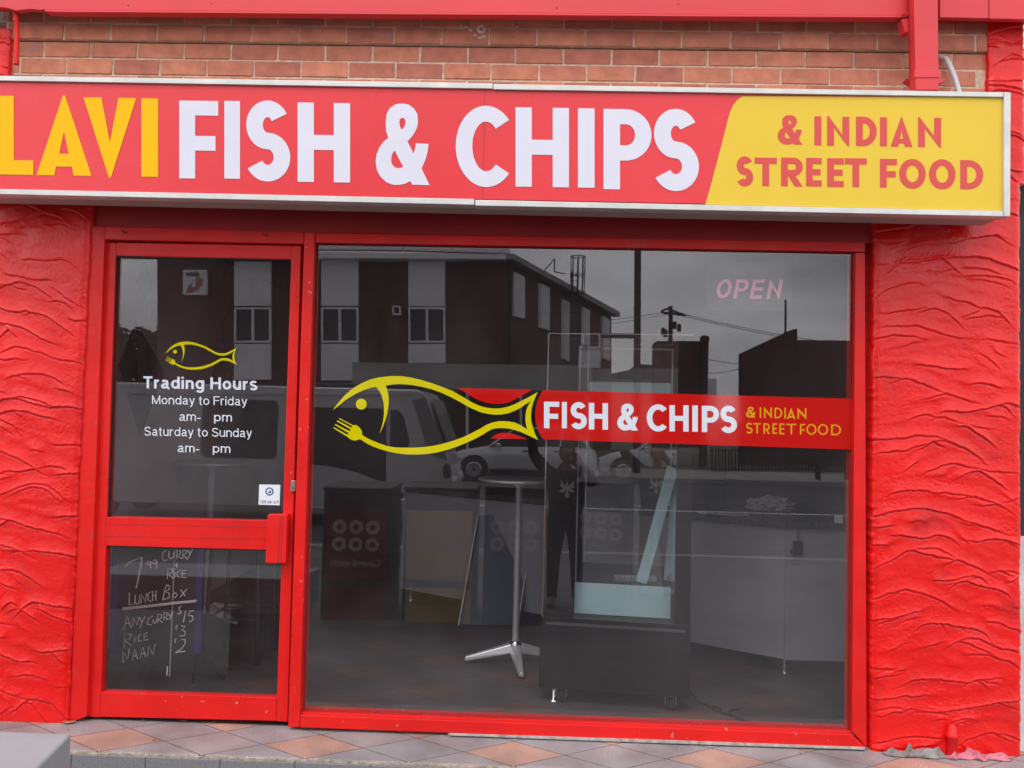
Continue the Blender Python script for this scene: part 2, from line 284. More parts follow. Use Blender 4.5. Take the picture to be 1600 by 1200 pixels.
def glyph(c, w, t):
    h = t*.92
    if c == 'I': return [[(0, 0), (w, 0), (w, 1), (0, 1)]]
    if c == 'L': return [[(0, 0), (w, 0), (w, h), (t, h), (t, 1), (0, 1)]]
    if c == 'F': return [[(0, 0), (t, 0), (t, .36), (w*.93, .36), (w*.93, .36+h), (t, .36+h), (t, 1-h), (w, 1-h), (w, 1), (0, 1)]]
    if c == 'E': return [[(0, 0), (w, 0), (w, h), (t, h), (t, .5-h/2), (w*.93, .5-h/2), (w*.93, .5+h/2), (t, .5+h/2), (t, 1-h), (w, 1-h), (w, 1), (0, 1)]]
    if c == 'H': return [[(0, 0), (t, 0), (t, .5-h/2), (w-t, .5-h/2), (w-t, 0), (w, 0), (w, 1), (w-t, 1), (w-t, .5+h/2), (t, .5+h/2), (t, 1), (0, 1)]]
    if c == 'T': return [[(w/2-t/2, 0), (w/2+t/2, 0), (w/2+t/2, 1-h), (w, 1-h), (w, 1), (0, 1), (0, 1-h), (w/2-t/2, 1-h)]]
    if c == 'N': return [[(0, 0), (t, 0), (t, .62), (w-t*.2, -.02), (w, -.02), (w, 1), (w-t, 1), (w-t, .38), (t*.2, 1.02), (0, 1.02)]]
    if c == 'V':
        m = w/2; s = t*1.12; return [[(m-.012, 0), (m+.012, 0), (w, 1), (w-s, 1), (m, .44), (s, 1), (0, 1)]]
    if c == 'A':
        m = w/2; s = t*1.12
        return [[(0, 0), (s, 0), (s+(m-s)*.16, .09+.02), (w-s-(m-s)*.16, .11), (w-s, 0), (w, 0), (m+.012, 1), (m-.012, 1)],
                [(s+(m-s)*.50, .27), (w-s-(m-s)*.50, .27), (m, .55)]]
    if c == 'O': return [arc(w/2, .5, w/2, .5, 0, 360, 48)[:-1], arc(w/2, .5, w/2-t, .5-t*.93, 0, 360, 48)[:-1]]
    if c == 'C':
        r = w*.56; return [arc(r, .5, r, .5, 41, 319, 40)+arc(r, .5, r-t, .5-t*.95, 314, 46, 40)]
    if c == 'D':
        r = min(w-t*1.08, .5)
        return [[(0, 0)]+[(0, 1)]+arc(w-r, .5, r, .5, 90, -90, 32), [(t, h)]+arc(w-r, .5, r-t, .5-h, -90, 90, 32)+[(t, 1-h)]]
    if c in 'PR':
        b = .36; rr = (1-b)/2; r = min(rr, w-t*1.05)
        bowl = [(0, 1)]+arc(w-r, 1-rr, r, rr, 90, -90, 24)
        hole = [(t, b+h)]+arc(w-r, 1-rr, max(r-t, .03), rr-h, -90, 90, 20)+[(t, 1-h)]
        if c == 'P': return [[(0, 0), (0, 1)]+bowl[1:]+[(t, b), (t, 0)], hole]
        return [[(0, 0), (0, 1)]+bowl[1:]+[(w*.66, b), (w, 0), (w-t*1.2, 0), (w*.66-t*1.05, b), (t, b), (t, 0)], hole]
    if c == 'S':
        ry = (1-t)/4; rx = (w-t)/2; x0 = w/2
        top = arc(x0, 1-t/2-ry, rx*.92, ry, 28, 180, 22)+arc(x0, 1-t/2-ry, rx*.92, ry, 180, 255, 10)[1:]
        bot = arc(x0, t/2+ry, rx, ry, 75, 0, 10)+arc(x0, t/2+ry, rx, ry, 0, -152, 22)[1:]
        return [strip(top+bot, t)]
    if c == '&':
        f = lambda L: [((x-165)/532*w, (915-y)/782) for x, y in L]
        k = t/.2
        return [f(AMP['o']), f(AMP['h1']), f(AMP['h2'])] if k > .8 else [f(AMP['o']), [(w*.32+(a-w*.32)*1.0, b) for a, b in f([(x*1.0+(x-428)*.7, y+(y-325)*.45) for x, y in AMP['h1']])], f([(x+(x-370)*.35, y+(y-680)*.25) for x, y in AMP['h2']])]
def fill(mb, contours, fn):
    tri = tessellate_polygon([[Vector((x, y, 0)) for x, y in c] for c in contours]); flat = [p for c in contours for p in c]
    return mb.add([fn(*p) for p in flat], [tuple(t) for t in tri])
def letters(name, mt, items, t, plane, parent):   # items: (char, x0, x1, ytop, ybot, slope)
    mb = MB()
    for ch, x0, x1, yt, yb in items:
        hgt = yb-yt; wd = (x1-x0)/hgt
        sl = .0155
        fill(mb, glyph(ch, wd, t if ch != 'I' else wd), lambda u, v: P(x0+u*hgt, yb-v*hgt+sl*u*hgt, plane))
    return mb.build(name, mt, parent)
FISH_TOP = [(80,283),(112,240),(150,195),(198,152),(250,120),(310,93),(370,78),(450,70),(510,71),(560,78),(630,94),(700,115),(765,139),(830,165),(890,199),(950,235),(1000,258),(1050,270),(1090,273),(1130,272),(1175,262),(1220,245),(1300,205),(1360,170),(1345,205),(1333,235),(1322,225),(1285,247),(1240,277),(1180,302),(1140,310),(1100,312),(1050,307),(1000,295),(940,269),(880,235),(820,203),(760,175),(700,153),(640,138),(570,125),(500,120),(460,122),(410,130),(422,160),(428,190),(430,225),(428,260),(421,300),(410,340),(393,388),(370,435),(385,390),(395,350),(400,305),(400,260),(395,225),(385,190),(370,162),(350,138),(310,145),(270,160),(232,177),(200,195),(163,218),(130,245)]
FISH_LOW = [(262,432),(265,440),(295,458),(330,475),(375,493),(420,508),(470,516),(520,518),(580,518),(640,515),(710,506),(780,490),(840,472),(900,450),(950,426),(1000,400),(1040,375),(1080,360),(1115,353),(1150,352),(1185,355),(1220,362),(1258,380),(1295,405),(1286,365),(1283,330),(1288,290),(1300,255),(1322,225),(1333,235),(1322,275),(1318,320),(1321,360),(1330,390),(1343,430),(1362,470),(1325,452),(1290,435),(1250,418),(1210,405),(1175,398),(1140,395),(1110,396),(1080,400),(1050,415),(1020,435),(970,462),(920,485),(860,510),(800,530),(730,548),(660,558),(600,561),(540,560),(480,553),(420,540),(375,527),(330,510),(290,490),(250,464)]
FORK = [(122,333),(205,378),(225,376),(247,392),(262,415),(262,432),(250,464),(232,471),(215,474),(190,466),(172,452),(160,443),(84,396),(86,390),(172,437),(180,428),(93,376),(97,370),(184,415),(193,405),(105,353),(109,347),(196,393),(203,384),(118,337)]
EYE = arc(258, 246, 34, 34, 0, 360, 32)[:-1]
def fish(mb, fn):
    for c in (FISH_TOP, FISH_LOW, FORK, EYE): fill(mb, [c], fn)
def text(name, mt, s, box, plane, parent, bold=0.0, fn=None, slope=.018, flip=False):
    cu = bpy.data.curves.new('t', 'FONT'); cu.body = s; cu.size = 1; cu.offset = bold; cu.fill_mode = 'FRONT'; cu.resolution_u = 3
    o = bpy.data.objects.new('t', cu); C.objects.link(o); dg = bpy.context.evaluated_depsgraph_get()
    me = bpy.data.meshes.new_from_object(o.evaluated_get(dg)); v = [tuple(x.co) for x in me.vertices]; f = [tuple(p.vertices) for p in me.polygons]
    bpy.data.objects.remove(o); bpy.data.curves.remove(cu); bpy.data.meshes.remove(me)
    x0, x1 = min(p[0] for p in v), max(p[0] for p in v); y0, y1 = min(p[1] for p in v), max(p[1] for p in v)
    bx0, by0, bx1, by1 = box
    g = fn or (lambda px, py: P(px, py, plane))
    vs = []
    for x, y, _ in v:
        px = bx0+(x-x0)/(x1-x0)*(bx1-bx0); py = by1-(y-y0)/(y1-y0)*(by1-by0)+slope*(px-bx0); vs.append(g(px, py))
    mb = parent if isinstance(parent, MB) else MB(); mb.add(vs, f)
    return mb if isinstance(parent, MB) else mb.build(name, mt, parent)

# ================================================================ SETTING
def plane_obj(name, pts, mt, kind='structure'):
    mb = MB(); mb.add(pts, [tuple(range(len(pts)))]); return tag(mb.build(name, mt), kind=kind)
mb = MB(); mb.box(-3.4, 4.2, -.335, .02, -.16, 0.0); tag(mb.build('porch', 'tile', bevel=.004), kind='structure')
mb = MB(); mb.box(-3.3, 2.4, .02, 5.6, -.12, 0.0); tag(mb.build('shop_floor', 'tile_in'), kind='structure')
# step riser tiles and the ragged mortar lip above them
mb = MB(); x = -3.4; 
while x < 4.2:
    mb.box(x+.0015, x+.3385, -.352, -.336, -.165, -.0125+random.uniform(-.001, .001)); x += .34
tag(mb.build('step_riser', 'riser', bevel=.002), kind='structure')
mb = MB(); x = -3.4
while x < 4.2:
    l = random.uniform(.02, .09); d = random.choice([.002, .006, .010, .013]); mb.box(x, x+l, -.336-d, -.334, -.0125, -.002-random.uniform(0, .004)); x += l
tag(mb.build('step_mortar_lip', mat('lip_mortar', (.42, .35, .27), .9, var=.4, vs=40, bump=.5)), kind='structure')
def sheet(name, x0, x1, y0, z0, y1, z1, mt, th=.3):
    mb = MB(); mb.hexa([(x0, y0, z0), (x1, y0, z0), (x1, y1, z1), (x0, y1, z1)], [(x0, y0, z0-th), (x1, y0, z0-th), (x1, y1, z1-th), (x0, y1, z1-th)]); return tag(mb.build(name, mt), kind='structure')
FPM = mat('footpath_pavers', (.12, .12, .123), .8, var=.25, vs=2, bump=.3, bs=60)
sheet('footpath_ramp', -40, 40, -.353, -.17, -3.1, -.39, FPM)
sheet('footpath', -40, 40, -3.1, -.39, -7.3, -.40, FPM)
sheet('kerb', -40, 40, -7.3, -.395, -7.5, -.40, 'concrete')
sheet('road', -60, 60, -7.5, -.52, -21.2, -.50, 'asphalt')
sheet('road_line', -60, 60, -13.6, -.503, -13.75, -.503, 'line', .006)
sheet('far_kerb', -60, 60, -21.2, -.36, -21.4, -.36, 'concrete')
sheet('far_footpath', -60, 60, -21.4, -.365, -25.5, -.36, 'concrete')
sheet('ground', -600, 600, -25.5, -.40, -900, -.40, mat('far_ground', (.13, .12, .10), .9, var=.3, vs=.2))
sheet('side_ground', 4.3, 60, 20, -.30, -.353, -.30, mat('side_paving', (.22, .21, .2), .85, var=.3, vs=1))

# ---- shop shell
def wallthing(name, mt, label, *boxes, cat='wall'):
    mb = MB(); [mb.box(*b) for b in boxes]; return tag(mb.build(name, mt), label, cat)
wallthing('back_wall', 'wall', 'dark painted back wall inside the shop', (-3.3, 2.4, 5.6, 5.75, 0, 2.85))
wallthing('side_wall', mat('brownish_wall_paint', (.55, .42, .40), .8, var=.2, vs=1.5), 'pale brownish inner side wall of the shop seen through the door', (-2.85, -2.70, .16, 5.59, 0, 2.849))
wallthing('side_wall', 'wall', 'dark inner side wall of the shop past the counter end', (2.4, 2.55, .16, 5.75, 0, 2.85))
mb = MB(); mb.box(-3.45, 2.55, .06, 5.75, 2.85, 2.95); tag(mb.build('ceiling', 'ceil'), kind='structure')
mb = MB(); mb.box(-3.5, P(1596, 800, -.05).x-.03, .12, 6, 2.95, 5.2); tag(mb.build('upper_storey_wall', 'farbrick'), 'brick storey rising behind the red fascia', 'building')

# ---- stucco pillars: trowelled swirl relief as real geometry
def stucco(name, x0, x1, z0, z1, y, seed, label, xfree=(), right_rough=True, wmul=1.0):
    rng = np.random.RandomState(seed); st = .0042
    nx, nz = int((x1-x0)/st)+1, int((z1-z0)/st)+1
    X, Z = np.meshgrid(np.linspace(x0, x1, nx), np.linspace(z0, z1, nz)); H = np.zeros_like(X)
    def vnoise(sx, sz, amp, s):
        r = np.random.RandomState(s); gx, gz = int((x1-x0)/sx)+3, int((z1-z0)/sz)+3; g = r.uniform(-1, 1, (gz, gx))
        fx, fz = (X-x0)/sx, (Z-z0)/sz; ix, iz = fx.astype(int), fz.astype(int); fx, fz = fx-ix, fz-iz; fx = fx*fx*(3-2*fx); fz = fz*fz*(3-2*fz)
        return amp*((g[iz, ix]*(1-fx)+g[iz, ix+1]*fx)*(1-fz)+(g[iz+1, ix]*(1-fx)+g[iz+1, ix+1]*fx)*fz)
    wob = vnoise(.05, .05, .006, seed+5)+vnoise(.018, .018, .0022, seed+6)+vnoise(.009, .009, .0010, seed+7)
    z = z0+.02; strokes = []
    while z < z1+.12:
        nst = 2 if (x1-x0) < 1 else int((x1-x0)/.38)+1
        for k in range(nst):
            xc = rng.uniform(x0+.12, x1-.12) if nst > 1 else (x0+x1)/2
            strokes.append((z+rng.uniform(-.03, .03), xc, rng.uniform(.15, .42)*wmul, rng.uniform(.03, .125), rng.uniform(-.28, .28), rng.uniform(.0048, .0098)))
        z += .050
    rng.shuffle(strokes)
    for zc, xc, hw, A, tl, hh in strokes:
        u = (X-xc)/hw; m = np.abs(u) < 1
        c = zc+A*(1-u*u)-A*.5+tl*(X-xc)*.55+wob+.018*np.sin(u*4+zc*30)
        d = Z-c                                  # above the hanging edge: positive
        e = np.clip(1-np.abs(u), 0, 1); taper = np.clip(e*3.2, 0, 1)**.8
        band = .06+.035*taper
        prof = hh*taper*(.5*np.exp(-np.clip(d, 0, 1)/.011)+.5*np.exp(-np.clip(d, 0, 1)/.026))-.0010*taper*np.exp(-((d-.05)/.02)**2)
        inside = m & (d > -.0035) & (d < band)
        blend = np.clip((band-d)/.03, 0, 1)*np.clip((d+.0035)/.0035, 0, 1)*taper
        H = np.where(inside, H*(1-blend)+prof*blend, H)
        lip = m & (d < -.0035) & (d > -.011)
        H = np.where(lip, np.minimum(H, H-.0022*taper), H)
    grit = np.clip(vnoise(.16, .12, 1.6, seed+21), 0, 1)
    H = H+vnoise(.035, .03, .0006, seed+1)+vnoise(.14, .11, .0015, seed+2)+vnoise(.012, .011, .0004, seed+3)+grit*vnoise(.008, .006, .0011, seed+4)
    Xe = X.copy(); wz = vnoise(.5, .020, .0035, seed+8)+vnoise(.5, .07, .003, seed+9)
    f0 = np.clip(1-(X-x0)/.03, 0, 1); f1 = np.clip(1-(x1-X)/.03, 0, 1)
    Xe = X+(f0+f1)*wz; H = H*(1-.5*(f0+f1))-.010*(f0**2+f1**2)
    vs = np.stack([Xe.ravel(), (y-H).ravel(), Z.ravel()], 1).tolist()
    idx = np.arange(nx*nz).reshape(nz, nx); q = np.stack([idx[:-1, :-1], idx[:-1, 1:], idx[1:, 1:], idx[1:, :-1]], -1).reshape(-1, 4).tolist()
    n = len(vs); border = list(idx[0, :])+list(idx[1:, -1])+list(idx[-1, :-1][::-1])+list(idx[1:-1, 0][::-1]); nb = len(border)
    vs += [[vs[i][0], y+.16, vs[i][2]] for i in border]
    q += [[border[i], n+i, n+(i+1) % nb, border[(i+1) % nb]] for i in range(nb)]
    me = bpy.data.meshes.new(name); me.from_pydata(vs, [], q); me.materials.append(M['stucco'])
    bm = bmesh.new(); bm.from_mesh(me); bmesh.ops.recalc_face_normals(bm, faces=bm.faces); bm.to_mesh(me); bm.free()
    for p in me.polygons: p.use_smooth = True
    o = bpy.data.objects.new(name, me); link(o); return tag(o, label, 'wall')
PY = -.05
xl = (P(140, 352, PY).x+P(108, 1128, PY).x)/2-.008
xr0 = (P(1366, 370, PY).x+P(1364, 1165, PY).x)/2; xr1 = P(1596, 800, PY).x
stucco('stucco_wall', -3.4, xl, -.002, 2.78, PY, 11, 'red trowelled stucco wall beside the door', wmul=.85)
stucco('stucco_wall', xr0, xr1, -.03, 2.78, PY, 23, 'red trowelled stucco pillar between the window and the white wall')
xa = P(1549, 80, PY).x
stucco('stucco_wall', xa, xr1+.035, 2.781, 3.85, PY+.02, 31, 'narrow red stucco strip above the end of the signboard')
xb = P(9, 80, PY).x
stucco('stucco_wall', -3.4, xb, 2.781, 3.50, PY+.02, 37, 'red stucco strip with chipped edge above the sign beside the drain pipe')

# ---- brick wall above the sign
zj = P(100, 90.2, 0).z; rows = []
mb = MB(); shade = []; mort = MB()
off_low = P(105, 105, 0).x; CH = .0865; BL = .2445
for k in range(-3, 5):
    zb = zj+k*CH; proud = 0 if k < 1 else -.016
    off = off_low+(BL/2 if k % 2 == 0 else 0)
    if k == 1: off = P(104, 45, 0).x
    x = off-BL*12
    while x < 2.2:
        xa0, xa1 = max(x, xb-.02), min(x+BL-.010, xa+.02)
        if xa1-xa0 > .02:
            j = lambda s: random.uniform(-s, s); n0 = len(mb.f)
            y0 = proud+j(.0025); mb.hexa([(xa0+j(.002), y0, zb+.005+j(.0012)), (xa1+j(.002), y0, zb+.005+j(.0012)), (xa1+j(.002), y0, zb+CH-.0045+j(.0012)), (xa0+j(.002), y0, zb+CH-.0045+j(.0012))],
                    [(xa0, .1, zb+.005), (xa1, .1, zb+.005), (xa1, .1, zb+CH-.005), (xa0, .1, zb+CH-.005)])
            shade += [random.random()]*6
        x += BL
b = mb.build('brick_wall', 'brick', bevel=.002, seg=1)
at = b.data.attributes.new('shade', 'FLOAT', 'FACE'); at.data.foreach_set('value', (shade+[0]*len(b.data.polygons))[:len(b.data.polygons)])
tag(b, 'band of bare red brickwork between the red fascia and the signboard', 'wall')
mort.box(xb-.03, xa+.03, .0045, .115, zj-3*CH, zj+CH-.004); mort.box(xb-.03, xa+.03, -.011, .115, zj+CH+.004, zj+5*CH)
mort.build('mortar', 'mortar', b)
mb = MB(); p = P(752, 45, -.018)
for i in range(9):
    a = i*.7; mb.ball((p.x+.014*math.cos(a)+random.uniform(-.003, .003), p.y, p.z+.017*math.sin(a)), (.009, .003, .008), 5)
for q in ((750, 59), (742, 55), (756, 57), (727, 42), (735, 47), (721, 40), (808, 42), (800, 44)):
    p = P(*q, -.017); mb.ball(p, (random.uniform(.006, .018), .002, random.uniform(.004, .008)), 5)
mb.build('mortar_splash', mat('white_mortar_splash', (.6, .5, .47), .9, var=.3, vs=90), b)

# ---- fascia / post / pipes
fa = empty('fascia', P(760, 20, -.13), 'pinkish red sheet metal fascia running along the top of the shopfront', 'fascia')
mb = MB(); top = [(-90, -90), (1424, -90), (1424, 24)]; bot = [(1424, 24)]
edge = [(1424, 24), (1100, 22.5), (800, 20), (600, 19), (400, 17.5), (200, 16), (95, 15.5), (70, 14.5), (62, 15.5), (48, 14.0), (25, 16.5), (10, 12), (-90, 6)]
mb.slab([(-90, -90), (1424, -90)]+edge, -.13, -.10); mb.build('fascia_sheet', 'redfascia', fa, bevel=.002)
mb = MB()
for a, c in zip(edge[:-6], edge[1:-5]): mb.slab([(c[0], c[1]), (a[0], a[1]), (a[0], a[1]+3.2), (c[0], c[1]+3.2)], -.136, -.09)
mb.build('drip_edge', 'redfascia', fa, bevel=.001)
mb = MB(); mb.slab([(1469, -90), (1544.5, -90), (1544.5, 28.5), (1469, 27)], -.12, -.09); mb.slab([(1546, -90), (1700, -90), (1700, 32), (1546, 29)], -.12, -.09); mb.build('fascia_sheet', 'redfascia', fa, bevel=.0015)
zt = P(800, 24, -.10).z
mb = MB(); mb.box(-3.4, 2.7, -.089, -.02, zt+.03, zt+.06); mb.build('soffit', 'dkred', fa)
for q in ((870, 26), (1060, 20), (200, 22), (330, 19), (1444, 20)):
    p = P(q[0], q[1]-14, -.131); mb = MB(); mb.ball(p, (.004, .002, .004), 5); mb.build('rivet', 'dkred', fa)
po = empty('steel_post', P(1446, 140, -.34), 'red painted steel post coming down onto the signboard top', 'post')
mb = MB(); mb.slab([(1426, -90), (1465, -90), (1467, 141), (1431, 141)], -.20, -.14); mb.build('post', 'redfascia', po, bevel=.004)
mb = MB(); mb.slab([(1419, -90), (1425.5, -90), (1430, 124), (1424, 124)], -.16, -.14); mb.build('flange', 'dkred', po)
mb = MB(); mb.slab([(1417, 122.5), (1481, 122.5), (1470, 130), (1428, 130)], -.15, -.10); mb.slab([(1429, 110), (1470, 110), (1470, 121), (1429, 121)], -.204, -.201); mb.build('base_plate', 'redfascia', po, bevel=.002)
mb = MB(); mb.slab([(1409, 30), (1425, 28), (1424, 50), (1414, 50)], -.14, -.09)
for i in range(7): p = P(1410+i*1.9, 24-random.random()*4, -.145); mb.ball(p, (.006, .006, .004), 4)
mb.build('bracket', 'redfascia', po, bevel=.002)
mb = MB(); mb.tube([P(14, 8, -.12), P(22, 14, -.11), P(26, 26, -.09), P(26.5, 60, -.09), P(25.5, 98, -.09)], .0115, 12); mb.lathe(P(25.5, 97, -.09), [(.0145, -.012), (.0145, .012)], 12)
mb.lathe(P(25, 30, -.09), [(.014, -.014), (.014, .014)], 12)
tag(mb.build('drain_pipe', 'red', bevel=0), 'short red drain pipe bent under the fascia at the brickwork end', 'pipe')
mb = MB(); mb.tube([P(1462, 86, .05), P(1471, 90, -.01), P(1479, 93, -.04), P(1484, 103, -.08), P(1492, 122, -.12), P(1499, 146, -.16)], .0125, 12)
tag(mb.build('conduit', 'pvc'), 'grey plastic conduit bending from the bricks down behind the signboard', 'conduit')

# ---- signboard
SY = -.35
sg = empty('signboard', P(800, 330, -.2), 'long red and yellow lightbox signboard with large white lettering over the shopfront', 'signboard')
T = lambda x: 118.5+(x)*.01755; B_ = lambda x: 319+x*.0185     # outer edges of the frame
T = lambda x: 118+.0167*x+ (0.0 if x < 770 else .5); B_ = lambda x: 303+ .0205*x
def qd(x0, a0, a1, x1, b0, b1): return [(x0, a0), (x1, b0), (x1, b1), (x0, a1)]
FT = lambda x: 126+.0165*x     # face top/bottom
FB = lambda x: 294+.0222*x
mb = MB(); mb.slab(qd(-80, FT(-80)-2, FB(-80)+2, 1568, FT(1568)-1, FB(1568)-1), SY, SY+.02); mb.build('red_panel', 'signred', sg)
fr = MB(); fr.slab([(-80, 117), (769.5, 130.0), (769.5, 138.5), (-80, 124.5)], SY-.012, SY+.05); fr.slab([(771, 131.2), (1568, 144), (1568, 151.5), (771, 139.5)], SY-.012, SY+.05)
fr.slab([(-80, 293.5), (741, 311), (741, 320), (-80, 301.5)], SY-.012, SY+.05); fr.slab([(742.5, 312.2), (1568, 329.5), (1568, 338), (742.5, 321.2)], SY-.012, SY+.05)
fr.slab([(1569, 143.8), (1579.5, 144.3), (1578.5, 338), (1569, 338)], SY-.014, SY+.05); fr.build('frame', 'alu', sg, bevel=.002)
ye = MB(); ycurve = [(1102, 319.5), (1112, 285), (1122, 247), (1131, 212), (1138, 184), (1141, 174), (1146, 164), (1152, 156.5), (1160, 150.5)]
fill(ye, [ycurve+[(1568, 152), (1568, 329.5)]], lambda x, y: P(x, y, SY-.0015)); ye.build('yellow_panel', 'signyel', sg)
zt_, zb_ = P(800, 135, SY).z, P(800, 314, SY).z; xs = P(1569, 240, SY).x
mb = MB(); mb.slab([(-80, 119), (1574, 146), (1574, 336), (-80, 299)], SY+.051, -.10); mb.build('cabinet', 'soff', sg)
mb = MB(); [mb.box(P(x, 330, -.2).x-.002, P(x, 330, -.2).x+.002, SY+.052, -.10, P(x, 330, -.2).z-.4, P(x, 330, -.2).z-.39) for x in ()]
LW = [('F', 280, 341, 157, 278.5), ('I', 350.5, 375, 157.5, 279), ('S', 383, 453.5, 156.5, 283), ('H', 465, 547, 160, 284), ('&', 587, 671, 161, 288.5), ('C', 712, 797, 164.5, 291.5), ('H', 805.5, 889, 167.5, 291.5), ('I', 903, 929, 169, 293), ('P', 943, 1018, 170, 295.5), ('S', 1020, 1092, 169.5, 298)]
letters('white_lettering', 'signwht', LW, .205, SY-.0018, sg)
letters('golden_lettering', 'lavi', [('L', -3, 52, 149.5, 272.5), ('A', 57, 143, 148, 273.5), ('V', 130.5, 213, 152, 277), ('I', 221, 247, 153.5, 276)], .2, SY-.0018, sg)
NS = [('&', 1215, 1253.5, 179.5, 225.5), ('I', 1272.5, 1283.5, 181.5, 227), ('N', 1292.5, 1327, 182, 227.5), ('D', 1337.5, 1370, 182, 228), ('I', 1375, 1386, 183, 228.5), ('A', 1391.5, 1426, 182.5, 229), ('N', 1434.5, 1470.5, 183.5, 229.5),
      ('S', 1150.5, 1177, 244, 291), ('T', 1179, 1214, 246, 290.5), ('R', 1220.5, 1254.5, 246, 291), ('E', 1259.5, 1284, 246.5, 291), ('E', 1292.5, 1318.5, 247, 292), ('T', 1320, 1354.5, 247, 292), ('F', 1375, 1401.5, 248, 293), ('O', 1405, 1446.5, 248, 294.5), ('O', 1451.5, 1493, 248.5, 295.5), ('D', 1500.5, 1536.5, 250, 295.5)]
letters('coral_lettering', 'signtxt', NS, .235, SY-.0026, sg)

# ---- lintel + shopfront frame
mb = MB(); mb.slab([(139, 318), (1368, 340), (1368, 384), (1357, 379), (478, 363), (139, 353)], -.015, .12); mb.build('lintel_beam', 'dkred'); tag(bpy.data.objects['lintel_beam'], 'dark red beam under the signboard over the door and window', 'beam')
sf = empty('shopfront_frame', P(470, 1130, 0), 'red painted frame around the door and the shop window', 'window frame')
F0, F1 = -.03, .07
mb = MB(); mb.slab([(140, 353), (164, 353.5), (135.5, 1120), (108.5, 1129)], F0, F1); mb.build('jamb', 'red', sf, bevel=.003)
mb = MB(); mb.slab([(164.5, 353.5), (474.5, 362.5), (474.5, 381), (163, 374)], F0, F1); mb.build('door_head', 'red', sf, bevel=.003)
mb = MB(); mb.slab([(475.5, 362.5), (491.5, 363), (468, 1136.5), (450, 1136)], F0-.012, F1); mb.build('mullion', 'redchip', sf, bevel=.003)
mb = MB(); mb.slab([(492.5, 363.5), (1352, 378.5), (1352, 393.5), (492.5, 379)], F0, F1); mb.build('window_head', 'red', sf, bevel=.003)
mb = MB(); mb.slab([(1336.5, 394.5), (1352, 394.5), (1354.5, 1168), (1331.5, 1143.5)], F0, F1); mb.build('jamb', 'red', sf, bevel=.003)
mb = MB(); mb.slab([(469, 1117.5), (1331, 1147.5), (1354.5, 1169), (469, 1137)], F0-.014, F1); mb.build('sill', 'redchip', sf, bevel=.003)
mb = MB(); mb.slab([(469, 1113), (1331, 1143), (1331, 1147), (469, 1117)], F0+.012, F1); mb.build('glazing_bead', 'redchip', sf, bevel=.002)
for q in ((194, 362, 7), (414, 366.5, 6)):
    p = P(q[0], q[1], F0-.0005); mb = MB()
    mb.tube([p+Vector((-.012, 0, .005)), p+Vector((0, 0, -.003)), p+Vector((.01, 0, -.006)), p+Vector((.017, 0, .001))], .0028, 5); mb.build('screw_scar', 'dark', sf)
# dark rubber gasket lines
mb = MB(); mb.slab([(1353, 381), (1365, 381), (1365, 1168), (1355.5, 1168)], .02, .1); mb.build('gap_filler', 'dkred', sf)
mb = MB(); mb.slab([(493, 380), (1336, 394), (1336, 396.5), (493, 382.5)], .0, .012); mb.slab([(493, 382), (496.5, 382), (470.5, 1113), (468, 1113)], .0, .012); mb.slab([(1332.5, 396), (1336, 396), (1331, 1143), (1327.5, 1143)], .0, .012); mb.build('gasket', 'dark', sf)

mb = MB(); mb.slab([(700, 1146.5), (1000, 1156), (1352, 1168.5), (1352, 1171.5), (1000, 1160), (700, 1149)], -.055, -.045); mb.build('sealant_line', mat('grubby_sealant', (.42, .40, .37), .8, var=.4, vs=30), sf)
mb = MB(); mb.slab([(757.2, 139), (758, 139), (754.8, 311), (754, 311)], SY-.0012, SY-.0003); mb.build('panel_joint', mat('joint_dark_red', (.34, .02, .03), .5), sg)  # thin darker red line along the seam between the sign panels
# ---- door
dr = empty('door', P(300, 1120, 0), 'red framed glass shop door with trading hours on the glass', 'door')
D0, D1 = -.004, .045
mb = MB(); mb.slab([(166, 379), (181.5, 379.3), (156.5, 1121), (138, 1120)], D0, D1); mb.build('stile', 'red', dr, bevel=.002)
mb = MB(); mb.slab([(455.5, 384), (470, 384.5), (449, 1128), (431.5, 1127)], D0, D1); mb.build('stile', 'redchip', dr, bevel=.002)
mb = MB(); mb.slab([(182, 379), (455, 384), (455, 405), (181, 399.5)], D0, D1); mb.build('top_rail', 'red', dr, bevel=.002)
mb = MB(); mb.slab([(165, 808), (440.5, 814), (439, 860), (163.5, 852.5)], D0, D1)
mb.build('middle_rail', 'red', dr, bevel=.002)
mb = MB(); [mb.slab([(165, y), (436, y+6), (436, y+6.8), (165, y+.8)], D0-.0012, D0) for y in (818, 837)]; mb.build('rail_grooves', 'dkred', dr)
mb = MB(); mb.slab([(156, 1081.5), (432, 1090.5), (431, 1126.5), (155, 1120)], D0, D1); mb.build('bottom_rail', 'redchip', dr, bevel=.002)
mb = MB(); mb.slab([(178, 396), (458, 401), (443, 817), (163, 811)], .020, .026); dg_ = mb.build('glass_pane', 'glass', dr)
mb = MB(); mb.slab([(161, 848), (441, 856), (434, 1094), (153, 1086)], .020, .026); mb.build('glass_pane', 'glass', dr)
mb = MB(); mb.slab([(181, 399.5), (455, 404.5), (455, 407), (181, 402)], .004, .018); mb.slab([(181, 400), (183.5, 400), (170, 808), (167.5, 808)], .004, .018); mb.slab([(160, 852), (439, 859), (439, 861.5), (160, 854.5)], .004, .018); mb.build('gasket', 'dark', dr)
mb = MB(); mb.slab([(418, 804), (449, 804), (446, 880), (414.5, 880)], -.058, -.012); hb = mb.build('handle', 'redchip', dr, bevel=.003)
mb = MB(); mb.slab([(437, 806), (438.2, 806), (435, 879), (433.8, 879)], -.0595, -.058); mb.slab([(441, 806), (442, 806), (439, 879), (438, 879)], -.0595, -.058); mb.build('handle_grooves', 'dkred', hb)
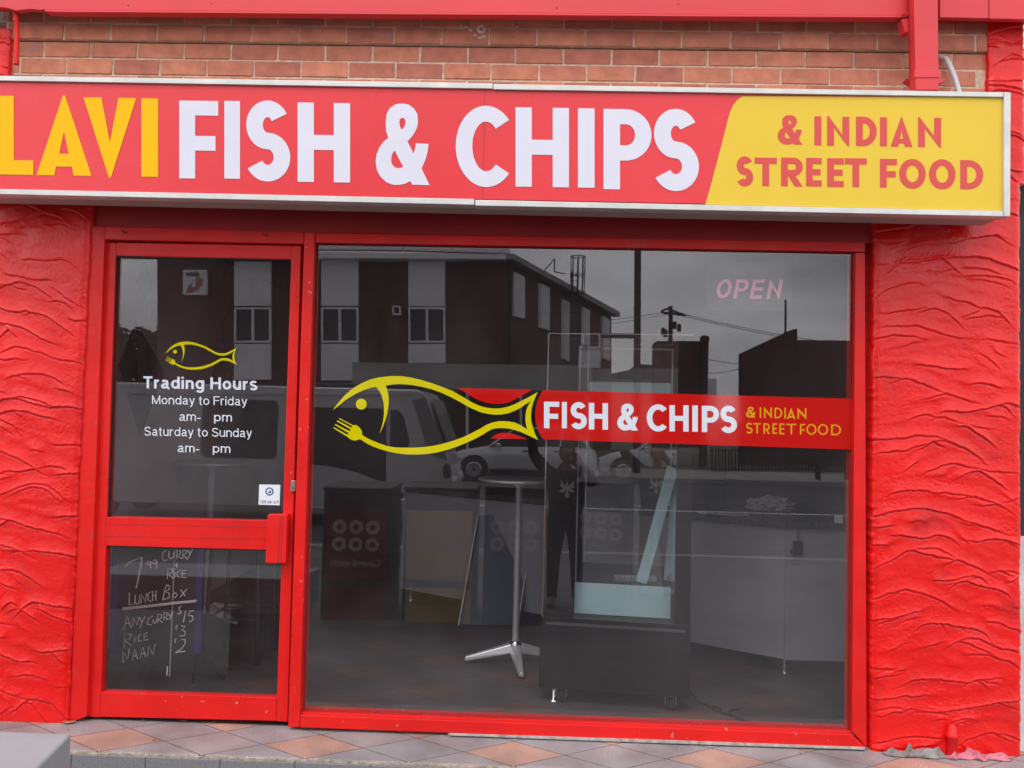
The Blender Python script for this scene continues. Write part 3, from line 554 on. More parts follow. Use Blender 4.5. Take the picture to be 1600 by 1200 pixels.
mb = MB(); mb.slab([(454.3, 751), (462, 751), (461, 768), (453.6, 768)], -.014, -.003); lk = mb.build('lock', 'zinc', dr, bevel=.0015)
mb = MB(); mb.ball(P(457.6, 762.5, -.0145), (.0035, .002, .006), 8); mb.build('keyhole', 'dark', lk)
m2 = MB(); fish(m2, lambda x, y: P(258+(x-80)*.0873, 533.5+(y-70)*.0897+ .006*(x-80)*.0873, .0185)); m2.build('fish_decal', 'yel', dr)
tx = MB()
def sans(c, t):
    h = t/2; X = .74-h
    n_ = lambda x0, w: arc(x0+w/2, X-.2, w/2-h, .2, 180, 0, 14)+[(x0+w-h, 0)]
    bowl = lambda w: arc(w/2, .37, w/2-h, .37-h, 0, 360, 28)+[(w-h, .39)]
    D = {'n': ([[(h, 0), (h, .74)], n_(0, .56)], .56), 'm': ([[(h, 0), (h, .74)], n_(0, .50), n_(.50-t, .50)], 1.0-t), 'o': ([bowl(.60)], .60),
     'd': ([bowl(.60), [(.60-h, 0), (.60-h, 1)]], .60), 'p': ([bowl(.60), [(h, -.27), (h, .74)]], .60),
     'g': ([bowl(.60), [(.60-h, .74), (.60-h, .02)]+arc(.30, -.02, .30-h, .20, 0, -150, 12)], .60),
     'y': ([[(h*.8, .74), (.28, .02)], [(.54-h*.8, .74), (.28, .02), (.23, -.12), (.17, -.19), (.07, -.20)]], .54),
     'r': ([[(h, 0), (h, .74)], arc(.33, .42, .33-h, .32-h, 178, 88, 10)], .36), 'i': ([[(h, 0), (h, .74)], [(h, .86), (h, 1)]], t),
     't': ([[(.14, .94), (.14, .18)]+arc(.28, .18, .14, .15, 180, 285, 8), [(0, .69), (.31, .69)]], .33), 'u': ([[(.56-h, .74), (.56-h, 0)], [(h, .74)]+arc(.28, .2+h, .28-h, .2, 180, 360, 14)], .56),
     's': ([[(x*.52/.6, y*.74) for x, y in (arc(.30, .735, .20, .19, 25, 200, 12)+[(.2, .56), (.40, .45)]+arc(.30, .27, .22, .19, 40, -155, 14))]], .52),
     'a': ([arc(.27, .50, .27-h-.02, .24-h, 158, 0, 12)+[(.50-h, .10), (.53, .03), (.58, .03)], [(.50-h, .45), (.36, .40), (.20, .37)]+arc(.22, .205, .22-h, .205-h, 110, 300, 14)+[(.42, .12), (.50-h, .26)]], .58),
     'T': ([[(0, 1-h), (.62, 1-h)], [(.31, 0), (.31, 1)]], .62), 'H': ([[(h, 0), (h, 1)], [(.72-h, 0), (.72-h, 1)], [(h, .52), (.72-h, .52)]], .72), 'F': ([[(h, 0), (h, 1)], [(h, 1-h), (.60, 1-h)], [(h, .52), (.55, .52)]], .60),
     'M': ([[(h, 0), (h, 1)], [(.84-h, 0), (.84-h, 1)], [(h, .97), (.42, .04)], [(.84-h, .97), (.42, .04)]], .84),
     'S': ([arc(.34, .755, .34-h-.03, .245-h, 12, 180, 16)+[(.09, .66), (.20, .56), (.46, .47), (.58, .38)]+arc(.34, .26, .34-h, .26-h, 20, -172, 20)], .68), '-': ([[(0, .30), (.32, .30)]], .32), ' ': ([], .20)}
    return D[c]
for st_, x0, x1, base, cap, t in (('Trading Hours', 224, 402, 606.6, 18.8, .175), ('Monday to Friday', 237.5, 386, 631.4, 13.8, .120), ('am-', 280, 313.4, 657.3, 13.8, .120), ('pm', 334.5, 362.5, 658.2, 13.8, .120), ('Saturday to Sunday', 225.5, 393.5, 680.6, 13.8, .120), ('am-', 277.5, 311.5, 706.4, 13.8, .120), ('pm', 332.5, 360, 707.2, 13.8, .120)):
    tot = sum(sans(c, t)[1]+.11 for c in st_)-.11; k = (x1-x0)/tot; x = 0; n = 0
    for c in st_:
        sk, wd_ = sans(c, t)
        for ln_ in sk:
            if len(ln_) > 2: d_ = [ln_[0]]+[q for i_, q in enumerate(ln_[1:]) if math.hypot(q[0]-ln_[i_][0], q[1]-ln_[i_][1]) > .004]; ln_ = d_
            n += 1; out_ = strip(ln_, t); m_ = len(out_)//2
            tx.add([P(x0+(x+u)*k, base-v*cap+.016*(x+u)*k, .0185-.00012*(n % 5)) for u, v in out_], [(i_, i_+1, len(out_)-2-i_, len(out_)-1-i_) for i_ in range(m_-1)])
        x += wd_+.11
tx.build('hours_lettering', 'ltxt', dr)
mb = MB(); mb.slab([(405, 757), (438, 757.5), (437, 789.5), (404, 788.5)], .0178, .0190); stk = mb.build('sticker', mat('sticker_white', (.74, .80, .84), .5), dr)
mb = MB(); pc = (421, 768); fill(mb, [[(pc[0]+6.5*math.cos(a*.2618), pc[1]+6.5*math.sin(a*.2618)) for a in range(24)], [(pc[0]+4.4*math.cos(a*.2618), pc[1]+4.4*math.sin(a*.2618)) for a in range(24)]], lambda x, y: P(x, y, .0172))
fill(mb, [[(418.5, 770.5), (421, 767), (423, 766), (424, 769), (421, 771)]], lambda x, y: P(x, y, .0172))
text('x', 'blue', '1300 641 619', (407, 781.5, 435.5, 786.5), .0172, mb, .012, slope=.02); mb.build('sticker_print', mat('sticker_ink', (.07, .09, .22), .5), stk)

# ---- shop window
wd = empty('shop_window', P(900, 1130, .02), 'large shop window with fish logo and red banner stuck on its glass', 'window')
mb = MB(); mb.slab([(489, 375), (1341, 389), (1336, 1149), (463, 1119)], .0, .006); mb.build('glass_pane', 'glass', wd)
m2 = MB(); fish(m2, lambda x, y: P(500+x/4, 570+y/4, -.0016)); m2.build('fish_decal', 'yel', wd)
m2 = MB(); f4 = lambda x, y: P(500+x/4, 570+y/4, -.0008)
fill(m2, [[(860, 145), (1100, 150), (1325, 156), (1300, 172), (1250, 200), (1180, 235), (1140, 243), (1100, 245), (1050, 240), (1000, 225), (960, 206), (920, 180)]], f4)
fill(m2, [[(1065, 460), (1100, 436), (1130, 425), (1165, 424), (1200, 430), (1250, 447), (1295, 464)]], f4)
fill(m2, [[(1395, 158), (1375, 190), (1358, 230), (1349, 270), (1345, 320), (1349, 360), (1360, 400), (1375, 435), (1398, 466), (3325, 530), (3330, 212)]], f4); m2.build('banner', 'bred', wd)
LS = [('F', 850, 873.8, 627.5, 669), ('I', 878, 885.8, 628, 669), ('S', 891, 917, 628, 670.5), ('H', 920, 950, 629.5, 671), ('&', 964.5, 997, 630.5, 672.5), ('C', 1010.5, 1042.5, 631.5, 674), ('H', 1046, 1076, 633, 674), ('I', 1081.7, 1090.4, 633.5, 674.5), ('P', 1096.6, 1123.5, 634, 675), ('S', 1125, 1151.5, 633.5, 676.5)]
letters('white_lettering', 'ltxt', LS, .205, -.0016, wd)
SS = [('&', 1165.5, 1180.5, 635.5, 652.5), ('I', 1187, 1189.3, 636.5, 653), ('N', 1193.6, 1206, 636.5, 653.3), ('D', 1210, 1222.3, 637, 653.5), ('I', 1225.5, 1228, 637, 654), ('A', 1229.5, 1243, 637.5, 654.5), ('N', 1246, 1260, 637.8, 654.5),
      ('S', 1165.5, 1176, 660.5, 677.5), ('T', 1177, 1189, 661, 677.5), ('R', 1192.8, 1202.8, 661.3, 678), ('E', 1207, 1214.2, 661.5, 678), ('E', 1217.6, 1225.8, 661.7, 678.5), ('T', 1229, 1244, 662, 678.5), ('F', 1250, 1258.2, 662.3, 679), ('O', 1260, 1275.8, 662.3, 679.3), ('O', 1277.8, 1294, 662.5, 679.6), ('D', 1298.6, 1314, 663.3, 680)]
letters('golden_lettering', 'gtxt', SS, .145, -.0016, wd)

# ---- OPEN sign hanging inside the glass
op = empty('open_sign', P(1172, 420, .12), 'clear rectangular sign with pink slanted OPEN letters inside the window', 'sign')
mb = MB(); mb.slab([(1106, 372), (1238, 374), (1238, 486), (1106, 484)], .13, .136); mb.build('acrylic_sheet', 'dullglass', op)
def it(c, w, t): return [[(x+.2*y, y) for x, y in g] for g in glyph(c, w, t)]
mb = MB()
for ch, x0, x1 in (('O', 1119, 1142), ('P', 1147, 1168), ('E', 1173, 1192), ('N', 1199, 1220)):
    hg = 30; fill(mb, it(ch, (x1-x0)/hg, .19), lambda u, v: P(x0+u*hg-2, 466-v*hg+.014*(x0-1119), .125))
mb.build('tube_letters', 'pink', op)

# ================================================================ INTERIOR THINGS
def bar_table(x, y, h, label, rot=0):
    t = empty('bar_table', (x, y, 0), label, 'table', 'tall pedestal bar tables inside the shop')
    mb = MB(); mb.lathe((x, y, h), [(.26, -.018), (.268, -.014), (.268, -.003), (.262, 0), (.0001, 0)], 40); mb.build('table_top', 'steel', t)
    mb = MB(); mb.lathe((x, y, 0), [(.022, .10), (.022, h-.06), (.034, h-.05), (.034, h-.023)], 20); mb.build('post', 'castalu', t)
    mb = MB(); mb.lathe((x, y, 0), [(.045, .085), (.045, .12), (.028, .14)], 20); mb.build('hub', 'chrome', t)
    for k in range(4):
        a = rot+k*math.pi/2; d = Vector((math.cos(a), math.sin(a), 0)); n = Vector((-math.sin(a), math.cos(a), 0)); c = Vector((x, y, 0))
        p0, p1 = c+d*.03, c+d*.32; mb = MB()
        mb.hexa([p0-n*.042+Vector((0, 0, .07)), p0+n*.042+Vector((0, 0, .07)), p0+n*.026+Vector((0, 0, .125)), p0-n*.026+Vector((0, 0, .125))],
                [p1-n*.016+Vector((0, 0, .018)), p1+n*.016+Vector((0, 0, .018)), p1+n*.012+Vector((0, 0, .045)), p1-n*.012+Vector((0, 0, .045))])
        lg = mb.build('leg', 'castalu', t, bevel=.006)
        mb = MB(); mb.lathe(p1-d*.02, [(.014, 0), (.014, .02)], 10); mb.build('foot', 'rubber', lg)
    return t
bar_table(-.056, 1.10, 1.17, 'tall aluminium pedestal table standing behind the large window', R(-82))
bar_table(-2.36, 1.85, 1.17, 'tall aluminium pedestal table seen through the upper door glass', R(62))

# display cabinet on castors, turned a little
TH = R(-6.6); cx0, cy0 = .50, .50
cab = empty('display_cabinet', (cx0, cy0, 0), 'tall glass display cabinet with black base on castors in the window', 'cabinet')
cab.rotation_euler = (0, 0, TH)
def cl(mb, name, mt, parent=cab, **k):          # local coordinates -> object parented to the turned cabinet
    m = Matrix.Translation((cx0, cy0, 0)) @ Matrix.Rotation(TH, 4, 'Z')
    mb.v = [tuple(m @ Vector(v)) for v in mb.v]; return mb.build(name, mt, parent, **k)
W2 = .405; Dp = .62; 
mb = MB(); mb.box(-W2, W2, -.12, Dp, .085, .47); cl(mb, 'base', 'cab', bevel=.004)
mb = MB(); mb.box(-W2+.03, W2-.03, -.1215, -.119, .43, .445); cl(mb, 'base_vent', 'dkgrey')
mb = MB(); mb.box(-.226, .318, -.114, -.108, .471, 2.03); cl(mb, 'front_glass', 'cabglass')
mb = MB(); mb.box(-W2+.018, -.228, -.113, -.095, .471, 2.02); cl(mb, 'front_panel', 'cab')
mb = MB(); mb.box(-W2+.01, -W2+.016, -.107, Dp-.02, .471, 2.03); cl(mb, 'side_glass', 'dullglass')
mb = MB(); mb.box(.320, W2-.003, -.113, -.06, .471, 1.46); mb.box(W2-.022, W2-.003, -.059, Dp, .471, 1.46); cl(mb, 'side_panel', 'cab')
mb = MB(); mb.box(-W2+.01, W2-.01, -.107, Dp, 2.031, 2.04); cl(mb, 'top_glass', 'dullglass')
mb = MB(); mb.box(-W2+.008, -W2+.014, -.120, -.115, .471, 2.03); mb.box(-W2+.008, W2-.008, -.120, -.115, 2.031, 2.036); cl(mb, 'edge_trim', 'chrome')
mb = MB(); mb.box(-.205, -.195, Dp-.02, Dp, .471, 2.02); mb.box(.33, .34, Dp-.02, Dp, .471, 2.02); mb.box(-.195, .33, Dp-.02, Dp, 2.01, 2.02); cl(mb, 'rear_frame', 'alu')
mb = MB(); mb.box(-.19, .325, Dp-.03, Dp-.021, 1.62, 1.80); cl(mb, 'rear_header_panel', 'cyan')
mb = MB(); mb.box(-W2+.02, -.215, Dp-.02, Dp-.005, .471, 1.45); mb.box(-W2+.017, -W2+.03, .0, Dp-.022, .471, 1.45); cl(mb, 'inner_panel', 'cab')
mb = MB(); mb.box(-.225, .305, -.02, -.01, .474, .645); cl(mb, 'front_kick_panel', 'cyan', bevel=.002)
mb = MB(); mb.box(-.225, .345, -.009, Dp-.03, .635, .645); cl(mb, 'shelf', 'dkgrey')
mb = MB(); mb.box(-.225, -.216, -.021, -.012, .646, 1.98); cl(mb, 'shelf_rail', 'steel')
for sx in (-.285, .31):
    for sy in (-.06, Dp-.08):
        cs = MB(); cs.box(sx-.028, sx+.028, sy-.03, sy+.03, .075, .085); cs.hexa([(sx-.03, sy-.02, .03), (sx-.026, sy-.02, .03), (sx-.026, sy+.03, .075), (sx-.03, sy+.03, .075)], [(sx-.03, sy+.02, .03), (sx-.026, sy+.02, .03), (sx-.026, sy-.03, .075), (sx-.03, sy-.03, .075)])
        cs.hexa([(sx+.03, sy-.02, .03), (sx+.026, sy-.02, .03), (sx+.026, sy+.03, .075), (sx+.03, sy+.03, .075)], [(sx+.03, sy+.02, .03), (sx+.026, sy+.02, .03), (sx+.026, sy-.03, .075), (sx+.03, sy-.03, .075)])
        c = cl(cs, 'castor', 'castalu'); wl = MB(); wl.lathe((sx-.022, sy-.004, .034), [(.020, 0), (.0335, .003), (.0335, .041), (.020, .044)], 20, 'x'); cl(wl, 'wheel', 'rubber', c)
mb = MB(); mb.lathe((-.325, -.08, 0), [(.022, .002), (.022, .012), (.008, .014), (.008, .085)], 16); cl(mb, 'levelling_foot', 'chrome')
# things standing or lying inside the cabinet
cm = Matrix.Translation((cx0, cy0, 0)) @ Matrix.Rotation(TH, 4, 'Z')
def W(x, y, z): return cm @ Vector((x, y, z))
def plank(a, b, w, th, name, label, mt, group=None):
    a, b = Vector(a), Vector(b); d = (b-a).normalized(); n = Vector((0, 1, 0)); s = d.cross(n).normalized()*w/2; n = n*th
    mb = MB(); mb.hexa([a-s, a+s, a+s+n, a-s+n], [b-s, b+s, b+s+n, b-s+n]); return tag(mb.build(name, mt, bevel=.002), label, 'strip', group)
a = P(1002, 921, .52); b2 = P(1052, 730, .62); a.z = .650; plank(a, b2, .062, .02, 'light_strip', 'long pale strip leaning diagonally inside the display cabinet', 'cyan', 'pale strips leaning inside the display cabinet')
a = P(1046, 905, .60); b2 = P(1057, 780, .66); a.z = .650; plank(a, b2, .062, .02, 'light_strip', 'short upright pale strip at the edge inside the display cabinet', 'cyan', 'pale strips leaning inside the display cabinet')
mb = MB(); p = P(985, 908, .62); z = .647
mb.box(p.x-.10, p.x+.14, .56, .60, z, z+.03); tag(mb.build('spare_tube', 'steel', bevel=.003), 'silver tube lying on the cabinet shelf under the leaning strips', 'tube')
mb = MB()
for i in range(9): mb.tube([(p.x-.11+i*.018, .52, z+.005), (p.x-.10+i*.018, .53, z+.035), (p.x-.095+i*.018, .54, z+.006)], .0018, 5)
tag(mb.build('wire_rack', 'chrome'), 'small wire rack piece lying on the cabinet shelf', 'wire rack')
mb = MB(); mb.ball(P(1058, 900, .58)-Vector((0, 0, .01)), (.06, .04, .035), 8); mb.ball(P(1070, 915, .60)-Vector((0, 0, .0)), (.035, .04, .02), 8); o = mb.build('wrapping', 'bag'); tag(o, 'crumpled clear wrapping beside the short strip in the cabinet', 'wrapping')
mb = MB(); pts = []
for i in range(60):
    t = i/59; a = t*11; pts.append((1.02+t*.16+.05*math.cos(a), .38+.09*math.sin(a*.7)-.05*t, .006+.004*abs(math.sin(a*2))))
pts = [(.90, .75, .25), (.93, .6, .05)]+[(.97, .52, .008)]+pts; mb.tube(pts, .005, 8); tag(mb.build('extension_lead', 'rubber'), 'black extension lead coiled on the floor beside the display cabinet', 'lead')

# counter
A_, B2 = (-.94, 2.545), (1.60, 1.03)
co = empty('counter', (B2[0], B2[1], 0), 'long pale grey serving counter with dark top standing on legs', 'counter')
def cpt(px, py): return PL(px, py, A_, B2)
bl, brr = cpt(626, 914), cpt(1225, 1029); tl_, tr_ = cpt(627, 771), cpt(1229, 822)
zb0 = (bl.z+brr.z)/2; zt0 = (tl_.z+tr_.z)/2; dv = Vector((B2[0]-A_[0], B2[1]-A_[1], 0)).normalized(); nv = Vector((-dv.y, dv.x, 0))
print('counter z', bl, brr, tl_, tr_)
a0 = Vector((bl.x, bl.y, 0)); b0 = Vector((brr.x, brr.y, 0)); c0 = b0+Vector((.85, .02, 0))
def vz(v, z): return Vector((v.x, v.y, z))
mb = MB(); mb.hexa([vz(a0, .10), vz(b0, .10), vz(b0, zt0), vz(a0, zt0)], [vz(a0+nv*.03, .10), vz(b0+nv*.03, .10), vz(b0+nv*.03, zt0), vz(a0+nv*.03, zt0)]); mb.build('front_panel', 'counter', co)
mb = MB(); b1 = b0+Vector((.003, 0, 0)); mb.hexa([vz(b1, .095), vz(c0, .095), vz(c0, zt0), vz(b1, zt0)], [vz(b1+Vector((0, .03, 0)), .095), vz(c0+Vector((0, .03, 0)), .095), vz(c0+Vector((0, .03, 0)), zt0), vz(b1+Vector((0, .03, 0)), zt0)]); mb.build('end_panel', 'counter', co)
mb = MB(); e = -nv*.02; top = [a0+e-dv*.02, b0+e+Vector((0, -.01, 0)), c0+Vector((0, -.03, 0)), c0+Vector((0, .62, 0)), b0+nv*.62, a0+nv*.6]
mb.prism([vz(v, zt0+.001) for v in top], [vz(v, zt0+.045) for v in top]); mb.build('counter_top', 'stone', co, bevel=.004)
ztop = zt0+.045
for q in (a0+dv*.07+nv*.05, b0+Vector((.02, .05, 0)), (a0+b0)/2+nv*.05, c0+Vector((-.1, .1, 0))):
    mb = MB(); mb.lathe((q.x, q.y, 0), [(.018, .001), (.014, .012), (.014, .0995)], 14); mb.build('leg', 'chrome', co)
mb = MB(); mb.box(b0.x+.03, c0.x, b0.y+.35, b0.y+.38, 0.0, .10); mb.build('plinth', 'black', co)
# bag
p = G(1208, 800, ztop); bm = bmesh.new(); bmesh.ops.create_icosphere(bm, subdivisions=4, radius=1)
for v in bm.verts:
    n = noise.fractal(v.co*2.2, 1.0, 2.0, 4)*.35+noise.noise(v.co*7)*.12; v.co *= 1+n; v.co = Vector((v.co.x*.15, v.co.y*.09, max(-.0, (v.co.z+.62)*.062)))+Vector((p.x, p.y+.05, ztop+.001))
me = bpy.data.meshes.new('plastic_bag'); bm.to_mesh(me); bm.free(); me.materials.append(M['bag']); tag(link(bpy.data.objects.new('plastic_bag', me)), 'crumpled plastic bag lying on the counter top', 'bag')
p = G(1312, 818, ztop); mb = MB(); mb.box(p.x-.022, p.x+.022, p.y, p.y+.03, ztop+.001, ztop+.047); tag(mb.build('paper_tag_box', 'white', bevel=.003), 'small white box on the counter top near the window edge', 'box')
ad = empty('power_adapter', P(1248, 860, .98), 'black plug adapter hanging by its cable from the counter', 'adapter')
mb = MB(); mb.slab([(1241, 846), (1255, 846), (1255, 868), (1241, 868)], .965, .995); mb.ball(P(1240, 862, .975), (.018, .018, .025), 8); mb.build('plug_body', 'black', ad, bevel=.006)
mb = MB(); mb.tube([P(1247, 815, .985), P(1247.5, 832, .98), P(1247, 846, .98)], .004, 6); mb.tube([P(1247, 815, .985), P(1246, 812, 1.02)], .004, 6); mb.build('cable', 'rubber', ad)
mb = MB(); mb.ball(P(1233, 862, .965), .005, 6); mb.build('plug_pin', 'chrome', ad)
p = G(1100, 805, ztop); mb = MB(); mb.tube([(p.x+.03*math.cos(i*.35), p.y+.05+.03*math.sin(i*.35), ztop+.008) for i in range(19)]+[(p.x+.1, p.y+.03, ztop+.006), (p.x+.3, p.y+.02, ztop+.006)], .004, 6)
tag(mb.build('thin_cable', 'white'), 'thin pale cable looped on the counter behind the cabinet', 'cable')
# leaning board
ln = empty('leaning_board', G(760, 978), 'dark blue board with pale metal edges leaning near the pedestal table', 'board')
def LB(px, py): t = (py-800)/178; return P(px, py, 2.15-.25*t)
q = [LB(747, 806), LB(836, 803), LB(809, 976), LB(717, 976)]; th = Vector((0, .02, 0))
mb = MB(); mb.hexa(q, [v+th for v in q]); mb.build('board_face', mat('blue_grey_board', (.07, .10, .14), .5), ln)
mb = MB(); mb.tube([q[0]-th, q[3]-th], .009, 6); mb.build('edge', 'steel', ln); mb = MB(); mb.tube([q[1]-th, q[2]-th], .009, 6); mb.build('edge', 'steel', ln)

# chalkboard, beads, stool behind the door
ch = empty('chalkboard', G(245, 1040), 'black chalkboard with blue edges and handwritten curry prices behind the door', 'chalkboard')
CY = .50
mb = MB(); mb.slab([(176, 850), (318, 853), (313, 1022), (170, 1018)], CY, CY+.03); mb.build('board_face', 'board', ch)
mb = MB(); mb.slab([(178, 850), (187, 850), (181, 1018), (172, 1018)], CY-.004, CY); mb.build('blue_edge', 'blue', ch); mb = MB(); mb.slab([(308, 853), (318, 853), (313, 1020), (303, 1020)], CY-.004, CY); mb.build('blue_edge', 'blue', ch)
for xa1, xa2, ya in ((176, 162, 0), (310, 352, .25)):
    mb = MB(); mb.tube([P(xa1, 1015, CY+.02), Vector((P(xa2, 1050, CY-.1+ya).x, CY-.12+ya, .006))], .010, 6); mb.tube([P(xa1, 1015, CY+.02), Vector((P(xa2+50, 1080, CY+.2).x if ya == 0 else P(330, 1040, CY+.3).x, CY+.3-ya, .006))], .010, 6); mb.build('foot', 'black', ch)
ST = [([(220,215),(250,185),(300,165),(345,150)], 1.8), ([(343,152),(335,220),(318,300),(302,380)], 2.2), [(407,182),(388,176),(381,196),(394,207),(409,192),(411,178),(410,228)], [(450,172),(432,167),(425,187),(438,198),(452,183),(455,168),(455,230)],
[(525,95),(500,115),(498,155),(515,178),(535,165)],[(548,100),(545,145),(560,160),(580,150),(588,100)],[(605,160),(608,95),(635,100),(630,125),(608,132),(640,160)],[(650,160),(652,95),(680,100),(675,122),(652,130),(685,162)],[(690,95),(705,125)],[(725,85),(705,125),(682,165)],[(605,190),(605,225)],[(595,208),(618,208)],
[(535,310),(540,232),(575,238),(570,262),(540,272),(578,305)],[(592,262),(590,300)],[(628,248),(608,262),(606,290),(630,298)],[(675,245),(648,248),(645,300),(678,300)],[(646,272),(670,270)],
[(250,410),(248,505),(285,500)],[(295,430),(292,490),(310,500),(325,488),(328,428)],[(338,492),(342,425),(372,485),(378,415)],[(410,405),(390,425),(392,470),(415,478)],[(425,400),(423,475)],[(452,395),(447,472)],[(424,438),(450,434)],
[(530,355),(515,400),(500,465)],[(530,355),(552,362),(548,390),(518,405),(548,415),(550,450),(500,468)],[(580,420),(575,445),(595,450),(608,430),(595,412),(580,420)],[(635,390),(668,438)],[(682,385),(632,445)],
([(200,530),(350,515),(550,492),(755,472)], 2.6),([(200,541),(380,521),(560,499),(750,480)], 2.2),
[(205,695),(235,585),(262,675)],[(215,645),(255,640)],[(275,665),(280,600),(310,655),(322,595)],[(325,600),(345,635)],[(370,590),(345,635),(330,680)],[(425,590),(390,610),(385,650),(418,655)],[(430,615),(430,640),(445,645),(455,612)],[(462,640),(465,575),(495,580),(488,605),(465,612),(500,638)],[(508,620),(512,560),(535,565),(530,590),(512,595),(542,615)],[(545,570),(555,592)],[(572,560),(552,612)],
[(640,515),(622,525),(625,545),(640,555),(632,572),(612,570)],[(672,550),(655,635)],[(735,548),(702,552),(695,585),(725,588),(730,615),(700,635)],[(610,655),(600,672),(604,690)],[(640,662),(668,665),(645,695),(672,705),(665,735),(630,738)],[(600,755),(592,772),(596,790)],[(640,765),(668,765),(668,795),(640,835),(598,860)],([(598,862),(640,856),(670,852)], 2),
[(210,825),(218,720),(265,728),(255,760),(215,772),(268,812)],[(292,750),(288,790)],[(335,725),(315,745),(318,778),(345,775)],[(385,715),(360,722),(360,772),(390,765)],[(360,745),(382,740)],
[(205,940),(200,850),(240,915),(250,830)],[(272,920),(292,835),(310,910)],[(278,890),(305,885)],[(330,905),(352,820),(372,895)],[(338,872),(368,868)],[(388,890),(395,812),(428,878),(445,798)]]
mb = MB()
for s in ST:
    k = 1.5
    if isinstance(s, tuple): s, k = s
    mb.tube([P(150+x/4.8, 840+y/4.8, CY-.003) for x, y in s], .0021*k, 5)
mb.build('chalk_writing', 'chalk', ch)
mb = MB(); n = 64
for i in range(n):
    t = i/(n-1); mb.ball(P(273.5-8.5*t, 853+203*t, .06), .0028, 4)
for i in range(9): mb.ball(P(261.5-.8*i/8, 1042+13*i/8, .06), .0028, 4)
tag(mb.build('bead_chain', 'bead'), 'white bead blind chain hanging behind the lower door glass', 'chain')
stl = empty('bar_stool', (-1.78, 1.05, 0), 'dark bar stool seen through the right of the lower door glass', 'stool')
mb = MB(); mb.box(-2.02, -1.60, .86, 1.24, .70, .745); mb.build('seat', 'black', stl, bevel=.012)
for lx, ly in ((-1.97, .9), (-1.64, .9), (-1.97, 1.2), (-1.64, 1.2)):
    mb = MB(); mb.tube([(lx, ly, 0.0), (lx+(.02 if lx < -1.8 else -.02), ly, .70)], .014, 8); mb.build('leg', 'black', stl)
mb = MB(); mb.tube([(-1.96, .9, .27), (-1.65, .9, .27), (-1.65, 1.2, .27), (-1.96, 1.2, .27), (-1.96, .9, .27)], .009, 8); mb.build('footrest', 'black', stl)
# hanging diamonds
def diamonds(name, kites, y, label):
    e = empty(name, P(kites[-1][0][0], kites[-1][0][1], y), label, 'decoration', 'strings of dark diamonds hanging behind the door glass')
    for k in kites: m = MB(); m.slab(k, y, y+.012); m.build('diamond', mat('dark_maroon_board', (.035, .012, .014), .7), e)
    m = MB(); m.tube([(P(kites[0][0][0], kites[0][0][1], y).x, y+.02, 2.84), (P(kites[0][2][0], kites[-1][0][1], y).x, y+.02, P(*kites[-1][0], y).z)], .0015, 4); m.build('string', 'black', e)
diamonds('hanging_decoration', [[(222, 405), (236, 440), (225, 470), (212, 440)], [(211, 503), (256, 580), (218, 681), (185, 571)]], .9, 'large dark diamond decoration hanging at the hinge side of the door')
diamonds('hanging_decoration', [[(350, 425), (362, 470), (345, 512), (334, 465)], [(347, 530), (362, 585), (345, 640), (330, 590)]], .9, 'slim dark diamond decoration hanging behind the fish sticker on the door')
# menu boards on the back wall, seen faintly
mn = empty('menu_board', (-1.1, 4.9, 2.3), 'pale framed three part menu board faintly seen high on the back wall', 'menu board')
MBY = 4.9
def frm(q, wpx):
    m = MB(); n = len(q)
    for i in range(n):
        a, b3 = Vector(P(*q[i], MBY)), Vector(P(*q[(i+1) % n], MBY)); m.tube([a, b3], wpx, 4)
    return m
frm([(545, 398), (602, 398), (602, 458), (556, 463)], .03).build('frame', 'pale', mn); frm([(604, 398), (688, 398), (684, 455), (606, 455)], .03).build('frame', 'pale', mn); frm([(690, 398), (760, 398), (752, 468), (692, 458)], .03).build('frame', 'pale', mn)

# ================================================================ SMALL THINGS OUTSIDE
def cloth(name, outline, hts, mt, label):
    xs = [p[0] for p in outline]; bm = bmesh.new(); nx, ny = 70, 22; vv = []
    x0, x1, ya, yb, seed, hmax = hts
    for j in range(ny+1):
        row = []
        for i in range(nx+1):
            u, v = i/nx, j/ny
            tw = .55+.45*math.sin(u*math.pi)**.5 if 0 < u < 1 else .5
            tw *= .8+.35*noise.noise(Vector((u*5, seed, 0)))
            yy = ya+(yb-ya)*(.5+(v-.5)*tw)+.02*noise.noise(Vector((u*6, seed+3, 1)))
            fold = 0
            for q_ in range(7):
                a_ = R(-70+seed*37 % 50+q_*23*math.sin(seed+q_*1.7)); c_ = (q_+.5)/7+.05*math.sin(q_*5+seed)
                dd_ = (u-c_)*3.2*math.cos(a_*.4)+(v-.5)*math.sin(a_)+.18*noise.noise(Vector((u*4, v*4, q_+seed)))
                fold = max(fold, (.55+.45*math.sin(q_*2.3+seed))*math.exp(-(dd_/.13)**2))
            zz = hmax*(.22+.9*fold+.12*noise.noise(Vector((u*14, v*9, seed))))*min(1, v*6, (1-v)*6)**.6*min(1, u*9, (1-u)*9)**.5
            zz = min(zz, hmax)*(1+.35*math.exp(-((u-.45)/.18)**2))
            row.append(bm.verts.new((x0+(x1-x0)*u+.012*noise.noise(Vector((v*7, u*4, seed))), yy, zz+.004)))
        vv.append(row)
    for j in range(ny):
        for i in range(nx): bm.faces.new((vv[j][i], vv[j][i+1], vv[j+1][i+1], vv[j+1][i]))
    for f in bm.faces: f.smooth = True
    me = bpy.data.meshes.new(name); bm.to_mesh(me); bm.free(); me.materials.append(M[mt]); o = bpy.data.objects.new(name, me); link(o)
    so = o.modifiers.new('thick', 'SOLIDIFY'); so.thickness = .004
    return tag(o, label, 'rag')
g1, g2, g3 = G(1380, 1178), G(1472, 1180), G(1577, 1186)
